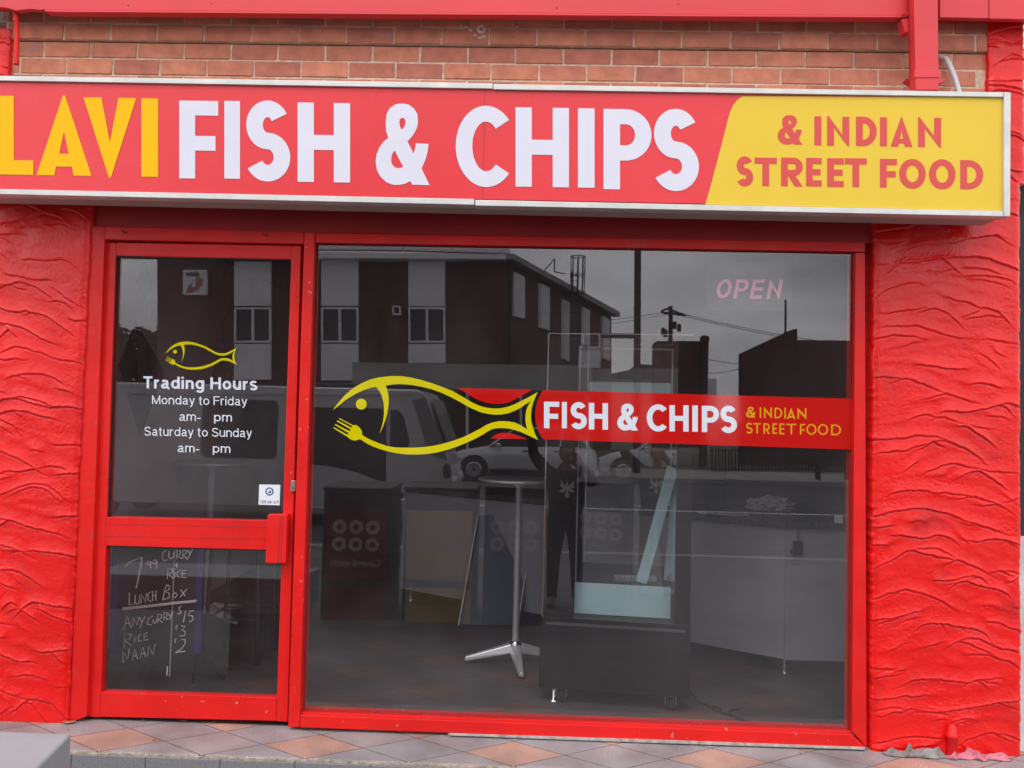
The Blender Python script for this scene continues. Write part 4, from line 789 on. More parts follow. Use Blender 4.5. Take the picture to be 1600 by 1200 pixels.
cloth('rag', [(0, 0)], (g1.x, g2.x+.01, g1.y-.05, g1.y+.03, 3.3, .034), 'rag', 'crumpled grey rag on the tiles at the foot of the red pillar')
cloth('rag', [(0, 0)], (g2.x, g3.x, g2.y-.06, g2.y+.02, 8.1, .026), 'rag2', 'flattened pink rag lying at the outer corner of the red pillar')
mb = MB(); p0 = P(1489, 1165, -.075); mb.lathe((p0.x, -.065, 0), [(.024, .0), (.024, .085), (.027, .087), (.027, .103), (.022, .106), (.019, .14), (.006, .15)], 16); tag(mb.build('pipe_stub', 'red'), 'red painted capped pipe stub at the foot of the right pillar', 'pipe')
for (px, py, sz, rz, lb) in ((108, 1131, .034, .2, 'large curled dry leaf at the wall corner beside the door jamb'), (224, 1127.5, .016, 2.5, 'small dry leaf under the door towards the hinge side'), (286, 1128, .022, .1, 'brown dry leaf under the middle of the door'), (334, 1130, .013, 1.1, 'twisted dry leaf under the door near the lock side'), (241, 1158, .011, .7, 'tiny brown leaf on a tile joint in front of the door'), (106, 1141, .008, 0, 'dark leaf scrap on the tiles by the metal plinth'), (1337, 1171, .02, .4, 'dry leaf at the end of the window sill by the pillar'), (1250, 1178, .009, 2, 'dark seed scrap on the tiles below the window')):
    c = G(px, py); mb = MB(); n = 9; up, lo = [], []
    for i in range(n):
        t = i/(n-1)*2-1; wv = .42*(1-t*t)**.8+.01; up.append(Vector((t*sz, wv*sz, .004+.25*sz*(t*t)+.35*sz*wv))); lo.append(Vector((t*sz, -wv*sz, .004+.25*sz*(t*t)+.35*sz*wv)))
    mid = [Vector((t.x, 0, .003+.25*sz*(t.x/sz)**2)) for t in up]; rt = Matrix.Rotation(rz, 3, 'Z')
    vs = [rt @ v+c for v in up+mid+lo]; mb.add(vs, [(i, i+1, n+i+1, n+i) for i in range(n-1)]+[(n+i, n+i+1, 2*n+i+1, 2*n+i) for i in range(n-1)], True)
    o = mb.build('dry_leaf', 'leaf'); so = o.modifiers.new('thick', 'SOLIDIFY'); so.thickness = .0006; tag(o, lb, 'leaf', 'dry leaves on the tiles')
# debris crumbs along the sill
mb = MB()
for i in range(170):
    x = random.uniform(-2.3, 2.1); y = random.choice([-.045, -.05, -.06, -.1])+random.uniform(-.02, .02)-(.02 if x > 1.55 or x < -2.0 else 0); s = random.uniform(.0012, .0035); mb.ball((x, y, s*.6), (s, s, s*.7), 3)
tag(mb.build('grit', mat('pale_grit', (.45, .42, .38), .9)), kind='stuff')
# steel plinth bottom left
bx = empty('metal_bench', (-2.5, -.8, -.2), 'brushed metal bench end at the lower left beside the step', 'bench')
c1 = G(112, 1146, .45); c2 = G(58, 1200, .45); dd = (c2-c1).normalized(); c3 = c1+dd*1.0
mb = MB(); c3 = c1+dd*.42; tp = [vz(c1, .45), vz(c3, .45), vz(c3-Vector((1.4, 0, 0)), .45), vz(Vector((c1.x-1.4, c1.y+.01, 0)), .45)]; mb.prism([vz(v, .22) for v in tp], tp); mb.build('seat', mat('dull_bench_metal', (.31, .34, .36), .45, metal=.1, var=.10, vs=6, spec=.4), bx, bevel=.010, seg=4)
mb = MB(); q = c1+dd*.12; mb.box(q.x-.5, q.x-.05, q.y-.3, q.y-.05, -.22, .2195); mb.build('pedestal', 'dkgrey', bx)
# neighbour to the right: white wall and shrubs
wallthing('white_side_wall', mat('white_wall_paint', (.62, .62, .58), .8, var=.2, vs=4, bump=.3), 'low white painted wall beyond the right edge of the red pillar', (xr1+.012, 4.2, .15, .35, -.16, 1.02))
mb = MB(); mb.box(2.6, 4.5, 3.0, 3.2, 0, 1.30); tag(mb.build('side_fence', 'wood'), 'dark fence behind the low white wall at the far right', 'fence')

# ================================================================ ACROSS THE STREET (seen in the glass)
def rslab(mb, q, d, th):            # outline seen in the window at light-path distance d, thickness away from the shop
    a = [Q(x, y, d) for x, y in q]; return mb.prism(a, [(p.x, p.y-th, p.z) for p in a])
def rr(mb, x0, y0, x1, y1, d, th): return rslab(mb, [(x0, y0), (x1, y0), (x1, y1), (x0, y1)], d, th)
DB = 30.0
gz = -.42
bd = empty('apartment_block', (Q(500, 600, DB).x, Q(500, 600, DB).y, gz), 'dark brick two storey building with white panels and roof ladder reflected in the window', 'building')
def top(x): return 405+.012*(x-500)
yb = 760
mb = MB(); rslab(mb, [(245, top(245)), (785, top(785)), (785, yb), (245, yb)], DB+.2, 6.0); mb.build('wall', 'farbrick', bd)
# receding side wall
na = Q(785, 600, DB+.2); fb = Q(955, 600, DB*1.556); 
def S(px, py, off=0.0):   # point seen on the receding side wall
    a = Vector((na.x, -na.y, 0)); b = Vector((fb.x, -fb.y, 0)); p = PL(px, py, a, b); v = Vector((p.x, -p.y, p.z)); return v+Vector((off, off*.2, 0))
wq = [S(785, 404), S(955, 494), S(955, 700), S(785, 760)]; mb = MB(); mb.prism(wq, [v+Vector((-5, -.5, 0)) for v in wq]); mb.build('wall', 'farbrick', bd)
for x in (365, 502, 638):
    for y0, y1 in ((top(x)+2, 478), (537, 594 if x < 600 else 566)):
        mb = MB(); rr(mb, x, y0, x+57.5, y1+.004*(x-500), DB, .15); mb.build('white_panel', 'panelw', bd)
    mb = MB(); y0, y1 = 480, 535
    for a_ in ((x, y0, x+57.5, y0+3), (x, y1-3, x+57.5, y1), (x, y0+3, x+3, y1-3), (x+54.5, y0+3, x+57.5, y1-3), (x+27, y0+3, x+31, y1-3)): rr(mb, *a_, DB, .15)
    wn = mb.build('window', 'panelw', bd); mb = MB(); rr(mb, x+3, y0+3, x+54.5, y1-3, DB+.1, .05); mb.build('pane', 'cglass', wn)
mb = MB(); rslab(mb, [(240, 391), (790, 397), (790, 405), (240, 401)], DB-.5, .8); mb.build('eaves', 'panelw', bd)
mb = MB(); rslab(mb, [(440, 376), (628, 378), (628, 391), (440, 389)], DB+1.2, .3); rslab(mb, [(630, 378), (797, 381), (797, 396), (630, 391)], DB+1.2, .3); mb.build('roof_screen', 'panelw', bd)
mb = MB(); e0, e1 = [S(785, 396), S(957, 487), S(957, 495), S(785, 405)], Vector((.45, 0, 0)); mb.prism(e0, [v+e1 for v in e0]); mb.build('eaves', 'concrete', bd)
for x0, x1, t0, b0_ in ((800, 816, 425, 494), (841, 855, 443, 512), (877, 886, 468, 560), (908, 918, 480, 537), (939, 950, 494, 560)):
    q = [S(x0, t0, .12), S(x1, t0+(x1-x0)*.5, .12), S(x1, b0_+4, .12), S(x0, b0_, .12)]; mb = MB(); mb.prism(q, [v-Vector((.2, 0, 0)) for v in q]); mb.build('white_panel', 'panelw', bd)
mb = MB(); rr(mb, 613, 478, 626, 492, DB-.05, .2); v = mb.build('wall_vent', 'panelw', bd); mb = MB(); rr(mb, 615.5, 480.5, 623.5, 489.5, DB-.06, .01); mb.build('vent_grille', 'dark', v)
mb = MB(); mb.tube([S(791, 410, .2), S(789, 570, .2)], .07, 8); mb.build('downpipe', 'wood', bd)
lg = empty('roof_ladder', S(880, 455, .6), 'caged access ladder on the receding side of the brick building', 'ladder')
mb = MB()
for i in range(8):
    a = i/8*2*math.pi; c = S(880, 430, .7); mb.tube([c+Vector((.34*math.cos(a), .3*math.sin(a), -.9)), c+Vector((.34*math.cos(a), .3*math.sin(a), .9))], .025, 5)
for z in (-.9, 0, .9): c = S(880, 430, .7); mb.tube([c+Vector((.34*math.cos(i*.4), .3*math.sin(i*.4), z)) for i in range(17)], .025, 5)
mb.build('cage', 'black', lg)
mb = MB(); [mb.tube([S(x, 425, .5), S(x, 545, .5)], .03, 5) for x in (877, 887)]; [mb.tube([S(877, y, .5), S(887, y, .5)], .02, 5) for y in range(430, 545, 9)]; mb.tube([S(838, 425, .3), S(856, 405, .3), S(856, 425, .3), S(866, 428, .5)], .03, 5); mb.build('rails', 'black', lg)
pc = S(303, 440, 0)
sgn = empty('wall_sign', Q(303, 440, DB), 'square pale sign with round emblem on the brick wall reflected in the door', 'sign')
mb = MB(); rr(mb, 285, 421, 322, 460, DB-.1, .12); mb.build('board', 'panelw', sgn)
mb = MB(); f6 = lambda x, y: Q(170+x/5.22, 390+y/5.22, DB-.13); fill(mb, [[(625, 185), (720, 182), (735, 212), (632, 212)]], f6); mb.build('dark_mark', 'wood', sgn)
mb = MB(); fill(mb, [[(705, 225), (740, 218), (760, 240), (755, 280), (720, 320), (670, 345), (625, 350), (640, 300), (668, 270), (672, 305), (705, 300)]], f6); mb.build('round_mark', mat('faded_red_mark', (.35, .12, .12), .6), sgn)
# canopy band and shops below
cn = empty('concrete_awning', Q(700, 700, DB-3), 'long grey concrete awning front below the brick building', 'awning')
mb = MB(); rslab(mb, [(550, 566), (925, 571), (925, 612), (550, 606)], DB-3, 3.0); mb.build('awning_front', 'concrete', cn)
for x in (556, 660, 728, 812, 915): mb = MB(); rr(mb, x, 608, x+4, 742, DB-2.8, .15); mb.build('post', 'panelw', cn)
mb = MB(); rr(mb, 560, 700, 915, 704, DB-2.6, .05); mb.build('rail', 'wood', cn)
hs = empty('pale_house', Q(1000, 620, 75), 'low pale building with a tiled roof seen between the poles in the glass', 'building')
mb = MB(); rr(mb, 915, 592, 1120, 700, 75, 8); mb.build('wall', 'panelw', hs); mb = MB(); rslab(mb, [(985, 578), (1000, 569), (1050, 573), (1075, 592), (910, 592)], 74, 6); mb.build('roof', 'wood', hs)
# poles
def pole(name, x, y0, y1, d, r, label): 
    a, b_ = Q(x, y0, d), Q(x-2, y1, d); e = empty(name, (b_.x, b_.y, gz), label, 'pole'); mb = MB(); mb.tube([(b_.x, b_.y, gz), (a.x, a.y, a.z)], [r*1.15, r], 12); mb.build('shaft', 'wood', e); return e
e = pole('street_pole', 997, 300, 720, 27, .115, 'thick dark pole rising beyond the window top beside the brick building')
mb = MB(); rslab(mb, [(938, 520), (992, 521), (992, 528.5), (938, 527.5)], 27, .1); mb.build('cross_arm', 'wood', e)
e = pole('power_pole', 1048, 478, 700, 62, .17, 'distant timber power pole with crossarms and wires')
mb = MB(); [mb.tube([Q(x0, y0, 62), Q(x1, y1, 62)], .09, 6) for x0, y0, x1, y1 in ((1033, 488, 1072, 493), (1033, 486, 1048, 480), (1048, 484, 1070, 492), (1038, 490, 1060, 490))]; mb.build('cross_arm', 'wood', e)
for x, y in ((1054, 508), (1061, 512), (1040, 521), (1036, 518)): mb = MB(); p = Q(x, y, 61.5); mb.lathe((p.x, p.y, p.z), [(.16, -.3), (.16, .25), (.06, .32)], 10); mb.build('transformer', 'wood', e)
mb = MB()
for (xa_, ya_, xb_, yb_, sag) in ((880, 505, 1048, 486, 3), (880, 512, 1048, 490, 3), (1070, 491, 1400, 548, 6), (1070, 494, 1400, 552, 6), (1095, 560, 1162, 570, 1), (1095, 582, 1165, 573, 5)):
    mb.tube([Q(xa_+(xb_-xa_)*t/12, ya_+(yb_-ya_)*t/12+sag*4*(t/12)*(1-t/12), 60) for t in range(13)], .028, 4)
tag(mb.build('power_lines', 'black'), 'thin overhead wires sagging across the sky from the power pole', 'wires')
pole('thin_pole', 1228, 468, 700, 45, .06, 'thin dark pole standing behind the slanted brick parapet')
# dark structures
g_ = empty('gate_wall', Q(1065, 620, 26), 'dark brown brick wall panel ending in a round capped post', 'wall')
mb = MB(); rslab(mb, [(1022, 537), (1026, 533), (1095, 533), (1095, 700), (1022, 700)], 33, .5); mb.build('brick_panel', 'farbrick', g_)
mb = MB(); p = Q(1101, 530, 32.6); mb.lathe((p.x, p.y, 0), [(.17, gz), (.17, p.z-.1), (.20, p.z-.08), (.20, p.z+.1), (.08, p.z+.16)], 14); mb.build('capped_post', 'wood', g_)
wr = empty('brick_warehouse', Q(1250, 620, 34), 'brown brick warehouse with a slanted parapet at the right of the window reflection', 'building')
mb = MB(); rslab(mb, [(1160, 552), (1238, 515), (1246, 513), (1246, 735), (1160, 735)], 34, .6); mb.build('slanted_wall', 'farbrick', wr)
mb = MB(); rslab(mb, [(1247, 531), (1450, 534), (1450, 738), (1247, 735)], 35, 8); mb.build('wall', brick_mat('brown_brick', (.13, .06, .045), (.16, .075, .055), attr=False), wr)
fc = empty('picket_fence', Q(1150, 735, 25.5), 'dark upright railing fence along the far side of the road', 'fence')
mb = MB(); x = 1112
while x < 1420: rr(mb, x, 699, x+1.6, 738, 25.5, .03); x += 5.2
rr(mb, 1110, 703, 1420, 705, 25.4, .03); rr(mb, 1110, 733, 1420, 735, 25.4, .03); mb.build('railings', 'black', fc)
bn = empty('street_bench', Q(1300, 745, 23.5), 'dark street bench across the road at the right of the reflection', 'bench')
mb = MB(); rr(mb, 1278, 722, 1332, 729, 23.5, .05); mb.build('backrest', 'wood', bn); mb = MB(); rr(mb, 1276, 735, 1332, 737, 23.3, .45); mb.build('seat', 'wood', bn)
for x in (1280, 1327): mb = MB(); rr(mb, x, 729, x+2.5, 751, 23.4, .35); mb.build('leg', 'black', bn)
# tree
tr = empty('street_tree', (Q(215, 640, 48).x, Q(215, 640, 48).y, gz), 'dark leafy tree beside the brick building reflected in the door', 'tree')
tp_ = Q(215, 560, 48); mb = MB(); mb.tube([(tp_.x, tp_.y, gz), (tp_.x+.2, tp_.y, 2.2), (tp_.x, tp_.y, 4.8)], [.3, .22, .08], 8); mb.tube([(tp_.x+.2, tp_.y, 2.2), (tp_.x+1.4, tp_.y+.4, 4.6)], [.14, .04], 6); mb.tube([(tp_.x+.2, tp_.y, 2.2), (tp_.x-1.3, tp_.y-.4, 4.4)], [.14, .04], 6); mb.build('trunk', 'wood', tr)
rnd = random.Random(4); vs, fs = [], []
cl_ = [(Vector((tp_.x+rnd.uniform(-1.9, 1.9), tp_.y+rnd.uniform(-1.6, 1.6), 4.0+rnd.uniform(-1.6, 2.0))), rnd.uniform(.5, 1.0)) for _ in range(26)]
for c, r_ in cl_:
    for _ in range(260):
        d = Vector((rnd.gauss(0, 1), rnd.gauss(0, 1), rnd.gauss(0, 1))).normalized()*r_*rnd.uniform(.5, 1.05); p = c+d; a = Vector((rnd.uniform(-1, 1), rnd.uniform(-1, 1), rnd.uniform(-1, 1))).normalized()*.17; b_ = a.orthogonal().normalized()*.10; n = len(vs); vs += [p-a, p+b_, p+a, p-b_]; fs.append((n, n+1, n+2, n+3))
mb = MB(); mb.add(vs, fs); mb.build('crown', mat('dark_foliage', (.05, .065, .03), .7, var=.4, vs=2), tr)

# vehicles
def wheel(parent, x, y, z, r, name='wheel'):
    mb = MB(); mb.lathe((x, y, z), [(r*.62, 0), (r*.95, 0), (r, .03), (r, .19), (r*.95, .22), (r*.62, .22)], 28, 'y'); wl = mb.build(name, 'rubber', parent)
    for s, yy in ((1, y+.222), (-1, y-.002)):
        m = MB()
        for k in range(5):
            a = k*2*math.pi/5; d = Vector((math.cos(a), 0, math.sin(a))); n = Vector((-math.sin(a), 0, math.cos(a))); c = Vector((x, yy, z))
            m.hexa([c+n*.035, c-n*.035, c+d*r*.6-n*.05, c+d*r*.6+n*.05], [v+Vector((0, .012*s, 0)) for v in (c+n*.035, c-n*.035, c+d*r*.6-n*.05, c+d*r*.6+n*.05)])
        m.lathe((x, yy-.005, z), [(r*.58, 0), (r*.66, 0), (r*.66, .012), (r*.58, .012)], 28, 'y'); m.build('rim', 'chrome', wl)
def loft(mb, secs, smooth=True):       # secs: list of loops of equal length
    n = len(secs[0]); vs = [v for s in secs for v in s]
    fs = [(i*n+k, i*n+(k+1) % n, (i+1)*n+(k+1) % n, (i+1)*n+k) for i in range(len(secs)-1) for k in range(n)]
    mb.add(vs, fs, smooth); mb.add(secs[0], [tuple(range(n-1, -1, -1))]); mb.add(secs[-1], [tuple(range(n))])
# SUV, nose at smaller x, side facing the shop (+y)
gd = -.50; yS = 3.85-23.6
xf = Q(699, 730, 23.6).x; LN = 4.6
sv = empty('silver_suv', (xf+LN/2, yS-.9, gd), 'silver sport utility car parked across the road reflected in the glass', 'car')
def sec(x, zlo, zbelt, hw): 
    return [Vector((x, yS-.92+hw*a, gd+z)) for a, z in ((1, zlo), (1.02, zlo+.25*(zbelt-zlo)), (1.02, zlo+.7*(zbelt-zlo)), (.95, zbelt), (-.95, zbelt), (-1.02, zlo+.7*(zbelt-zlo)), (-1.02, zlo+.25*(zbelt-zlo)), (-1, zlo))]
mb = MB(); loft(mb, [sec(xf+a, zl, zb_, hw) for a, zl, zb_, hw in ((0, .35, .62, .70), (.10, .28, .80, .82), (.35, .26, .90, .88), (.9, .25, 1.0, .90), (1.35, .25, 1.07, .91), (2.4, .25, 1.09, .92), (3.6, .25, 1.12, .92), (4.3, .27, 1.10, .90), (4.52, .32, 1.02, .86), (4.6, .4, .8, .8))]); mb.build('body', 'silver', sv)
def cabn(x, z, hw): return [Vector((xf+x, yS-.92+hw, gd+z)), Vector((xf+x, yS-.92-hw, gd+z))]
low = [(1.25, 1.06, .86), (4.35, 1.10, .84)]; hi = [(2.05, 1.62, .68), (3.9, 1.66, .66)]
def gh(shr, up=0): 
    a, b_ = low; c, d = hi
    L = [Vector((xf+a[0], yS-.92+a[2]*s, gd+a[1])) for s in (1, -1)]+[Vector((xf+b_[0], yS-.92+b_[2]*s, gd+b_[1])) for s in (-1, 1)]
    U = [Vector((xf+c[0], yS-.92+c[2]*s, gd+c[1]+up)) for s in (1, -1)]+[Vector((xf+d[0], yS-.92+d[2]*s, gd+d[1]+up)) for s in (-1, 1)]; return L, U
L_, U_ = gh(0); mb = MB(); mb.hexa(L_, U_); mb.build('windows', 'cglass', sv, bevel=.03)
mb = MB(); mb.hexa([v+Vector((0, 0, -.01)) for v in U_], [v*1+Vector((0, 0, .05)) for v in U_])
for s in (1, -1):
    for (xa_, xb_) in ((1.25, 2.05), (2.55, 2.62), (3.45, 3.5), (4.35, 3.9)):
        z1 = 1.07; mb.tube([(xf+xa_, yS-.92+.865*s, gd+z1), (xf+xb_, yS-.92+.69*s, gd+1.64)], .035, 6)
mb.build('roof', 'silver', sv, bevel=.02)
for x in (.82, 3.72):
    for yy in (yS-.20, yS-1.86): wheel(sv, xf+x, yy, gd+.36, .36)
mb = MB(); [mb.lathe((xf+x, yS+.006, gd+.38), [(.40, 0), (.44, 0), (.44, .012), (.40, .012)], 24, 'y') for x in (.82, 3.72)]; mb.box(xf+1.3, xf+3.25, yS+.004, yS+.02, gd+.27, gd+.40); mb.build('trim', 'black', sv)
mb = MB(); mb.box(xf+1.3, xf+3.25, yS+.021, yS+.028, gd+.36, gd+.385); mb.build('chrome_strip', 'chrome', sv)
for yy in (yS-.25, yS-1.6): mb = MB(); mb.ball((xf+.16, yy, gd+.74), (.18, .14, .08), 8); mb.build('headlight', 'lamp', sv)
mb = MB(); mb.ball((xf+1.55, yS+.06, gd+1.13), (.10, .10, .07), 8); mb.build('mirror', 'silver', sv)
mb = MB(); [mb.box(xf+x, xf+x+.006, yS+.002, yS+.010, gd+.42, gd+1.06) for x in (1.45, 2.58, 3.5)]; mb.box(xf+2.3, xf+2.5, yS+.008, yS+.03, gd+.95, gd+.98); mb.box(xf+3.25, xf+3.43, yS+.008, yS+.03, gd+.96, gd+.99); mb.build('door_lines', 'black', sv)
# minibus, nose to larger x
DV = 13.7; yV = 3.85-DV; gv = -.515
vn = empty('white_minibus', (Q(450, 750, DV).x, yV-1, gv), 'white minibus with dark side windows parked at the kerb reflected in the glass', 'minibus')
def V(px, py, off=0): v = Q(px, py, DV); return Vector((v.x, yV+off, v.z))
xN = V(703, 740).x; xT = V(130, 700).x; zr = V(600, 607).z
prof = [(xT, gv+.35), (xT, zr-.25), (xT+.15, zr-.05), (xT+.4, zr), (V(650, 606).x, zr), (V(664, 612).x, zr-.06), (V(668, 620).x, zr-.16), (V(690, 680).x, zr-.95), (V(700, 705).x, zr-1.25), (V(706, 725).x, zr-1.5), (xN+.06, gv+.6), (xN+.02, gv+.38), (xN-.2, gv+.3)]
mb = MB(); secs = []
for yy, ins in ((0, .03), (-.03, 0), (-1.87, 0), (-1.9, .03)):
    secs.append([Vector((x, yV+yy, z-(ins if z > gv+1 else -ins*.5))) for x, z in prof])
loft(mb, secs, False); mb.build('body', 'vanw', vn, bevel=.05, seg=3)
def vpan(name, q, mt, off=.012, bev=.0, parent=vn):
    a = [V(x, y, off) for x, y in q]; m = MB(); m.prism(a, [(p.x, yV-.004, p.z) for p in a]); return m.build(name, mt, parent, bevel=bev)
vpan('rear_side_window', [(316, 626), (324, 622), (428, 626), (434, 634), (430, 712), (424, 717), (318, 715), (312, 706)], 'cglass')
vpan('dark_side_panel', [(447, 638), (478, 636), (595, 638), (603, 645), (603, 752), (588, 750), (560, 738), (520, 729), (487, 725), (450, 722)], 'black')
vpan('front_side_window', [(610, 640), (622, 641), (630, 650), (640, 690), (636, 703), (609, 700)], 'cglass')
vpan('rain_gutter', [(200, 611), (648, 613), (648, 617), (200, 615)], 'steel', .03)
mb = MB(); mb.box(V(470, 600).x, V(654, 600).x, yV-1.7, yV-.5, zr+.005, zr+.09); mb.build('roof_pod', 'black', vn, bevel=.02)
ws = [Vector((V(672, 624).x+.02, yV-.14, V(672, 624).z)), Vector((V(672, 624).x+.02, yV-1.76, V(672, 624).z)), Vector((V(699, 701).x+.02, yV-1.80, V(699, 701).z)), Vector((V(699, 701).x+.02, yV-.10, V(699, 701).z))]
mb = MB(); mb.hexa(ws, [v+Vector((.02, 0, .01)) for v in ws]); mb.build('windscreen', mat('sky_pale_screen', (.22, .26, .25), .1), vn)  # pale grey-green colour stands in for sky reflected in the windscreen
vpan('windscreen_corner', [(644, 626), (664, 620), (690, 684), (699, 720), (676, 712), (668, 700)], mat('screen_side', (.16, .19, .19), .1), .018)  # screen corner in a darker version of that painted sky tone
for yy in (yV-.28, yV-1.62): mb = MB(); mb.ball((xN+.02, yy, gv+.85), (.09, .17, .12), 8); mb.build('headlight', 'lamp', vn)
mb = MB(); mb.ball((V(700, 735).x, yV+.14, V(700, 735).z), (.08, .1, .14), 8); mb.build('mirror', 'black', vn)
for x in (xN-.75, xT+.25):
    for yy in (yV-.22, yV-1.9): wheel(vn, x, yy, gv+.34, .34)

# bins behind the photographer
def bin_(x0, x1, mt, label, txt, yq=-3.42):
    xa_, xb_ = Q(x0, 860, 7.27).x, Q(x1, 860, 7.27).x; g0 = -.388; ht = Q(x0, 760, 7.27).z
    e = empty('street_bin', ((xa_+xb_)/2, yq-.3, g0), label, 'bin', 'public waste bins standing side by side')
    mb = MB(); mb.box(xa_, xb_, yq-.62, yq, g0, ht-.03); mb.box(xa_-.01, xb_+.01, yq-.64, yq+.02, ht-.029, ht); mb.build('body', 'binbody', e, bevel=.008)
    zz = lambda py: Q(x0, py, 7.27).z
    mb = MB(); mb.box(xa_+.05, xb_-.05, yq-.02, yq+.004, zz(790), zz(768)); mb.build('opening', 'dark', e)
    mb = MB(); mb.box(xa_+.03, xb_-.03, yq, yq+.008, zz(905), zz(796)); f = mb.build('front_panel', mt, e)
    mb = MB(); mb.box(xa_+.03, xb_-.03, yq, yq+.010, zz(972), zz(917)); mb.build('lower_panel', mt, e)
    xc = (xa_+xb_)/2; mb = MB(); md = MB()
    for i in range(3):
        for j in range(2):
            cx_, cz_ = xc+(i-1)*.158, zz(822+j*27)
            fill(mb, [[(cx_+.067*math.cos(k*.2618), cz_+.067*math.sin(k*.2618)) for k in range(24)]], lambda a, b_: (a, yq+.0095, b_))
            s = .03; fill(md, [[(cx_-s, cz_-s*.4), (cx_-s*.3, cz_-s), (cx_+s*.8, cz_-s*.5), (cx_+s, cz_+s*.6), (cx_, cz_+s), (cx_-s*.8, cz_+s*.5)]], lambda a, b_: (a, yq+.0108, b_))
    mb.build('icons', 'icon', f); md.build('icon_pictures', mt, f)
    if txt: text('lettering', 'icon', txt, (0, 0, 1, 1), 0, f, .01, slope=0, fn=lambda u, v: Vector((xc+.24-u*.48, yq+.0095, zz(884)+(1-v)*.075)))
bin_(503, 608, 'binred', 'public bin with red general waste panel reflected beside the door', 'General waste')
bin_(630, 742, 'binyel', 'public bin with yellow panel between the red and blue bins', '')
bin_(756, 850, 'binblue', 'public bin with blue panel nearest the photographer', '')

# ================================================================ PHOTOGRAPHER
gp = -.392
pr = Vector((.40, -4.22, 0))
def skin(verts, edges, name='s', sub=2):
    me = bpy.data.meshes.new(name); me.from_pydata([v[0] for v in verts], edges, []); o = bpy.data.objects.new(name, me); C.objects.link(o)
    m = o.modifiers.new('skin', 'SKIN'); m.use_smooth_shade = True
    for i, v in enumerate(verts):
        r_ = v[1] if isinstance(v[1], tuple) else (v[1], v[1]); me.skin_vertices[0].data[i].radius = r_; me.skin_vertices[0].data[i].use_root = (i == 0)
    s = o.modifiers.new('sub', 'SUBSURF'); s.levels = s.render_levels = sub
    dg = bpy.context.evaluated_depsgraph_get(); ev = bpy.data.meshes.new_from_object(o.evaluated_get(dg)); bpy.data.objects.remove(o); return ev
def p_(x, y, z): return Vector((pr.x+x, pr.y+y, gp+z))
# joints
PV = p_(0, 0, .92); ab = p_(0, .01, 1.08); chst = p_(0, .0, 1.27); nk = p_(0, .0, 1.42); 
sL, sR = p_(-.18, 0, 1.36), p_(.18, 0, 1.36); eL, eR = p_(-.35, .17, 1.555), p_(.27, .17, 1.28); hL, hR = Vector((-.005, -3.93, 1.515)), p_(.125, .22, 1.50)
wL = hL+(eL-hL).normalized()*.05; wR = hR+(eR-hR).normalized()*.03
body_v = [(PV, (.115, .08)), (ab, (.11, .08)), (chst, (.12, .085)), (nk, .052), (p_(0, .01, 1.52), .05), (sL, .062), (eL, .043), (wL, .028), (sR, .062), (eR, .043), (wR, .028),
 (p_(-.09, 0, .86), .06), (p_(-.12, .02, .49), .045), (p_(-.13, -.01, .09), .036), (p_(-.14, .13, .04), .035), (p_(.09, 0, .86), .06), (p_(.12, .02, .49), .045), (p_(.13, -.01, .09), .036), (p_(.15, .13, .04), .035)]
body_e = [(0, 1), (1, 2), (2, 3), (3, 4), (2, 5), (5, 6), (6, 7), (2, 8), (8, 9), (9, 10), (0, 11), (11, 12), (12, 13), (13, 14), (0, 15), (15, 16), (16, 17), (17, 18)]
def hand(wr, fwd, side, palm_n, vlist, elist, root, curl):
    i0 = len(vlist); c = wr+fwd*.05; vlist.append((c, (.036, .018))); elist.append((root, i0)); 
    for k in range(4):
        b_ = wr+fwd*.09+side*(.028-.019*k); L = (.034, .038, .036, .029)[k]; pts = [b_]; d = fwd.copy()
        for j in range(3):
            rot = Matrix.Rotation(curl*(.5+.3*j), 3, side); d = rot @ d; pts.append(pts[-1]+d*L*(1, .75, .6)[j])
        for j, q in enumerate(pts): vlist.append((q, (.010, .0095, .009, .008)[j])); elist.append((i0 if j == 0 else len(vlist)-2, len(vlist)-1))
    t0 = wr+fwd*.03+side*.034; vlist.append((t0, .013)); elist.append((i0, len(vlist)-1)); t1 = t0+(side*.8+fwd*.6-palm_n*-.3).normalized()*.035; vlist.append((t1, .0105)); elist.append((len(vlist)-2, len(vlist)-1)); t2 = t1+(fwd*.9+side*.2).normalized()*.03; vlist.append((t2, .009)); elist.append((len(vlist)-2, len(vlist)-1))
hand(wL, (hL-wL).normalized(), Vector((.2, 0, 1)).normalized().cross((hL-wL).normalized()).normalized()*-1, Vector((0, 1, 0)), body_v, body_e, 7, .55)
hand(wR, (hR-wR).normalized(), Vector((-1, 0, .1)).normalized(), Vector((0, 1, 0)), body_v, body_e, 10, .35)
ev = skin(body_v, body_e, sub=1)
bm = bmesh.new(); bm.from_mesh(ev)
def blob(c, r, rotm=None):
    r0 = bmesh.ops.create_icosphere(bm, subdivisions=3, radius=1)
    for v in r0['verts']: q = Vector((v.co.x*r[0], v.co.y*r[1], v.co.z*r[2])); v.co = (rotm @ q if rotm else q)+c
hc = p_(0, .03, 1.575)
blob(hc, (.073, .088, .108)); blob(hc+Vector((0, .045, -.055)), (.048, .045, .048)); blob(hc+Vector((0, .092, -.012)), (.013, .018, .024)); blob(hc+Vector((0, .088, .022)), (.045, .014, .012))
for s in (-1, 1): blob(hc+Vector((s*.074, -.005, -.01)), (.010, .018, .030)); blob(hc+Vector((s*.028, .078, .002)), (.014, .010, .009))
blob(hc+Vector((0, .088, -.052)), (.022, .010, .007))
me = bpy.data.meshes.new('person'); bm.to_mesh(me); bm.free(); me.materials.append(M['skin'])
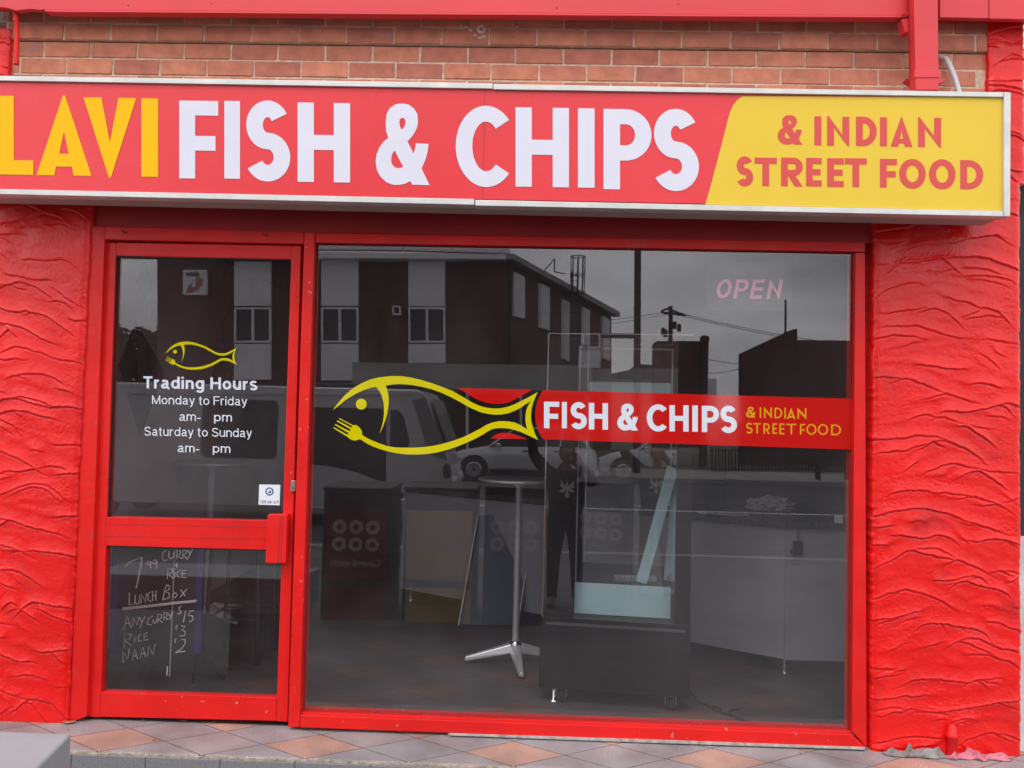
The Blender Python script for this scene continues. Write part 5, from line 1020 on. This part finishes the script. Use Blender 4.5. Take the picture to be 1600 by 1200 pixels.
per = bpy.data.objects.new('person', me); link(per); rm = per.modifiers.new('remesh', 'REMESH'); rm.mode = 'VOXEL'; rm.voxel_size = .0065; rm.use_smooth_shade = True
tag(per, 'person in a dark hoodie and trousers holding a phone up, reflected in the window', 'person')
def garment(name, vl, el, mt, vox=.012):
    ev = skin(vl, el, name, 2); ev.name = name; ev.materials.clear(); ev.materials.append(M[mt]); o = bpy.data.objects.new(name, ev); link(o, per); r_ = o.modifiers.new('remesh', 'REMESH'); r_.mode = 'VOXEL'; r_.voxel_size = vox; r_.use_smooth_shade = True; return o
garment('hoodie', [(p_(0, 0, .95), (.19, .14)), (ab, (.18, .13)), (chst, (.175, .13)), (nk-Vector((0, 0, .03)), (.085, .075)), (sL, .082), (eL, .062), (wL-(hL-wL)*.2, .042), (sR, .082), (eR, .062), (wR-(hR-wR)*.3, .042), (p_(0, 0, .86), (.19, .145)), (p_(0, 0, .76), (.17, .13))], [(0, 1), (1, 2), (2, 3), (2, 4), (4, 5), (5, 6), (2, 7), (7, 8), (8, 9), (0, 10), (10, 11)], 'hoodie')
for s_ in (-1, 1): garment('trouser_leg', [(p_(s_*.075, 0, 1.0), (.10, .12)), (p_(s_*.088, 0, .88), (.105, .125)), (p_(s_*.10, 0, .74), .098), (p_(s_*.12, .02, .49), .078), (p_(s_*.13, -.01, .14), .062), (p_(s_*.13, -.01, .04), .058)], [(i_, i_+1) for i_ in range(5)], 'jeans')
for s in (-1, 1):
    mb = MB(); mb.ball((pr.x+s*.14, pr.y+.06, gp+.035), (.048, .135, .04), 10); mb.build('shoe', 'black', per)
bm = bmesh.new(); bmesh.ops.create_icosphere(bm, subdivisions=4, radius=1)
for v in list(bm.verts):
    n = 1+.05*noise.noise(v.co*6); v.co = Vector((v.co.x*.082*n, v.co.y*.096*n, v.co.z*.115*n))+hc+Vector((0, -.012, .014))
bmesh.ops.delete(bm, geom=[v for v in bm.verts if v.co.y > hc.y+.035 and v.co.z < hc.z+.062 or v.co.z < hc.z-.06], context='VERTS')
me = bpy.data.meshes.new('hair'); bm.to_mesh(me); bm.free(); me.materials.append(M['hair']); [setattr(p, 'use_smooth', True) for p in me.polygons]; link(bpy.data.objects.new('hair', me), per)
for s in (-1, 1): mb = MB(); mb.ball(hc+Vector((s*.028, .0865, .004)), (.010, .005, .005), 8); mb.build('eye', 'white', per)
mb = MB(); PRN = [(0, .10), (.02, .03), (.09, .10), (.08, .05), (.10, .02), (.05, 0), (.10, -.03), (.06, -.04), (.02, -.02), (.025, -.09), (0, -.11), (-.03, -.08), (-.015, -.02), (-.07, -.05), (-.10, -.03), (-.05, 0), (-.10, .04), (-.07, .06), (-.09, .11), (-.02, .03)]
fill(mb, [PRN], lambda a, b_: Vector((pr.x+a*.8, pr.y+.142, gp+1.22+b_*.9))); mb.build('chest_print', 'white', per)
ph = empty('phone', (.05, -3.868, 1.565), 'black phone held sideways above the head of the person', 'phone')
mb = MB(); mb.box(-.022, .126, -3.876, -3.868, 1.528, 1.602); mb.build('case', 'black', ph, bevel=.003)
mb = MB(); mb.lathe((0.0, -3.867, 1.577), [(.009, -.002), (.009, .003)], 16, 'y'); mb.build('lens_ring', 'chrome', ph)
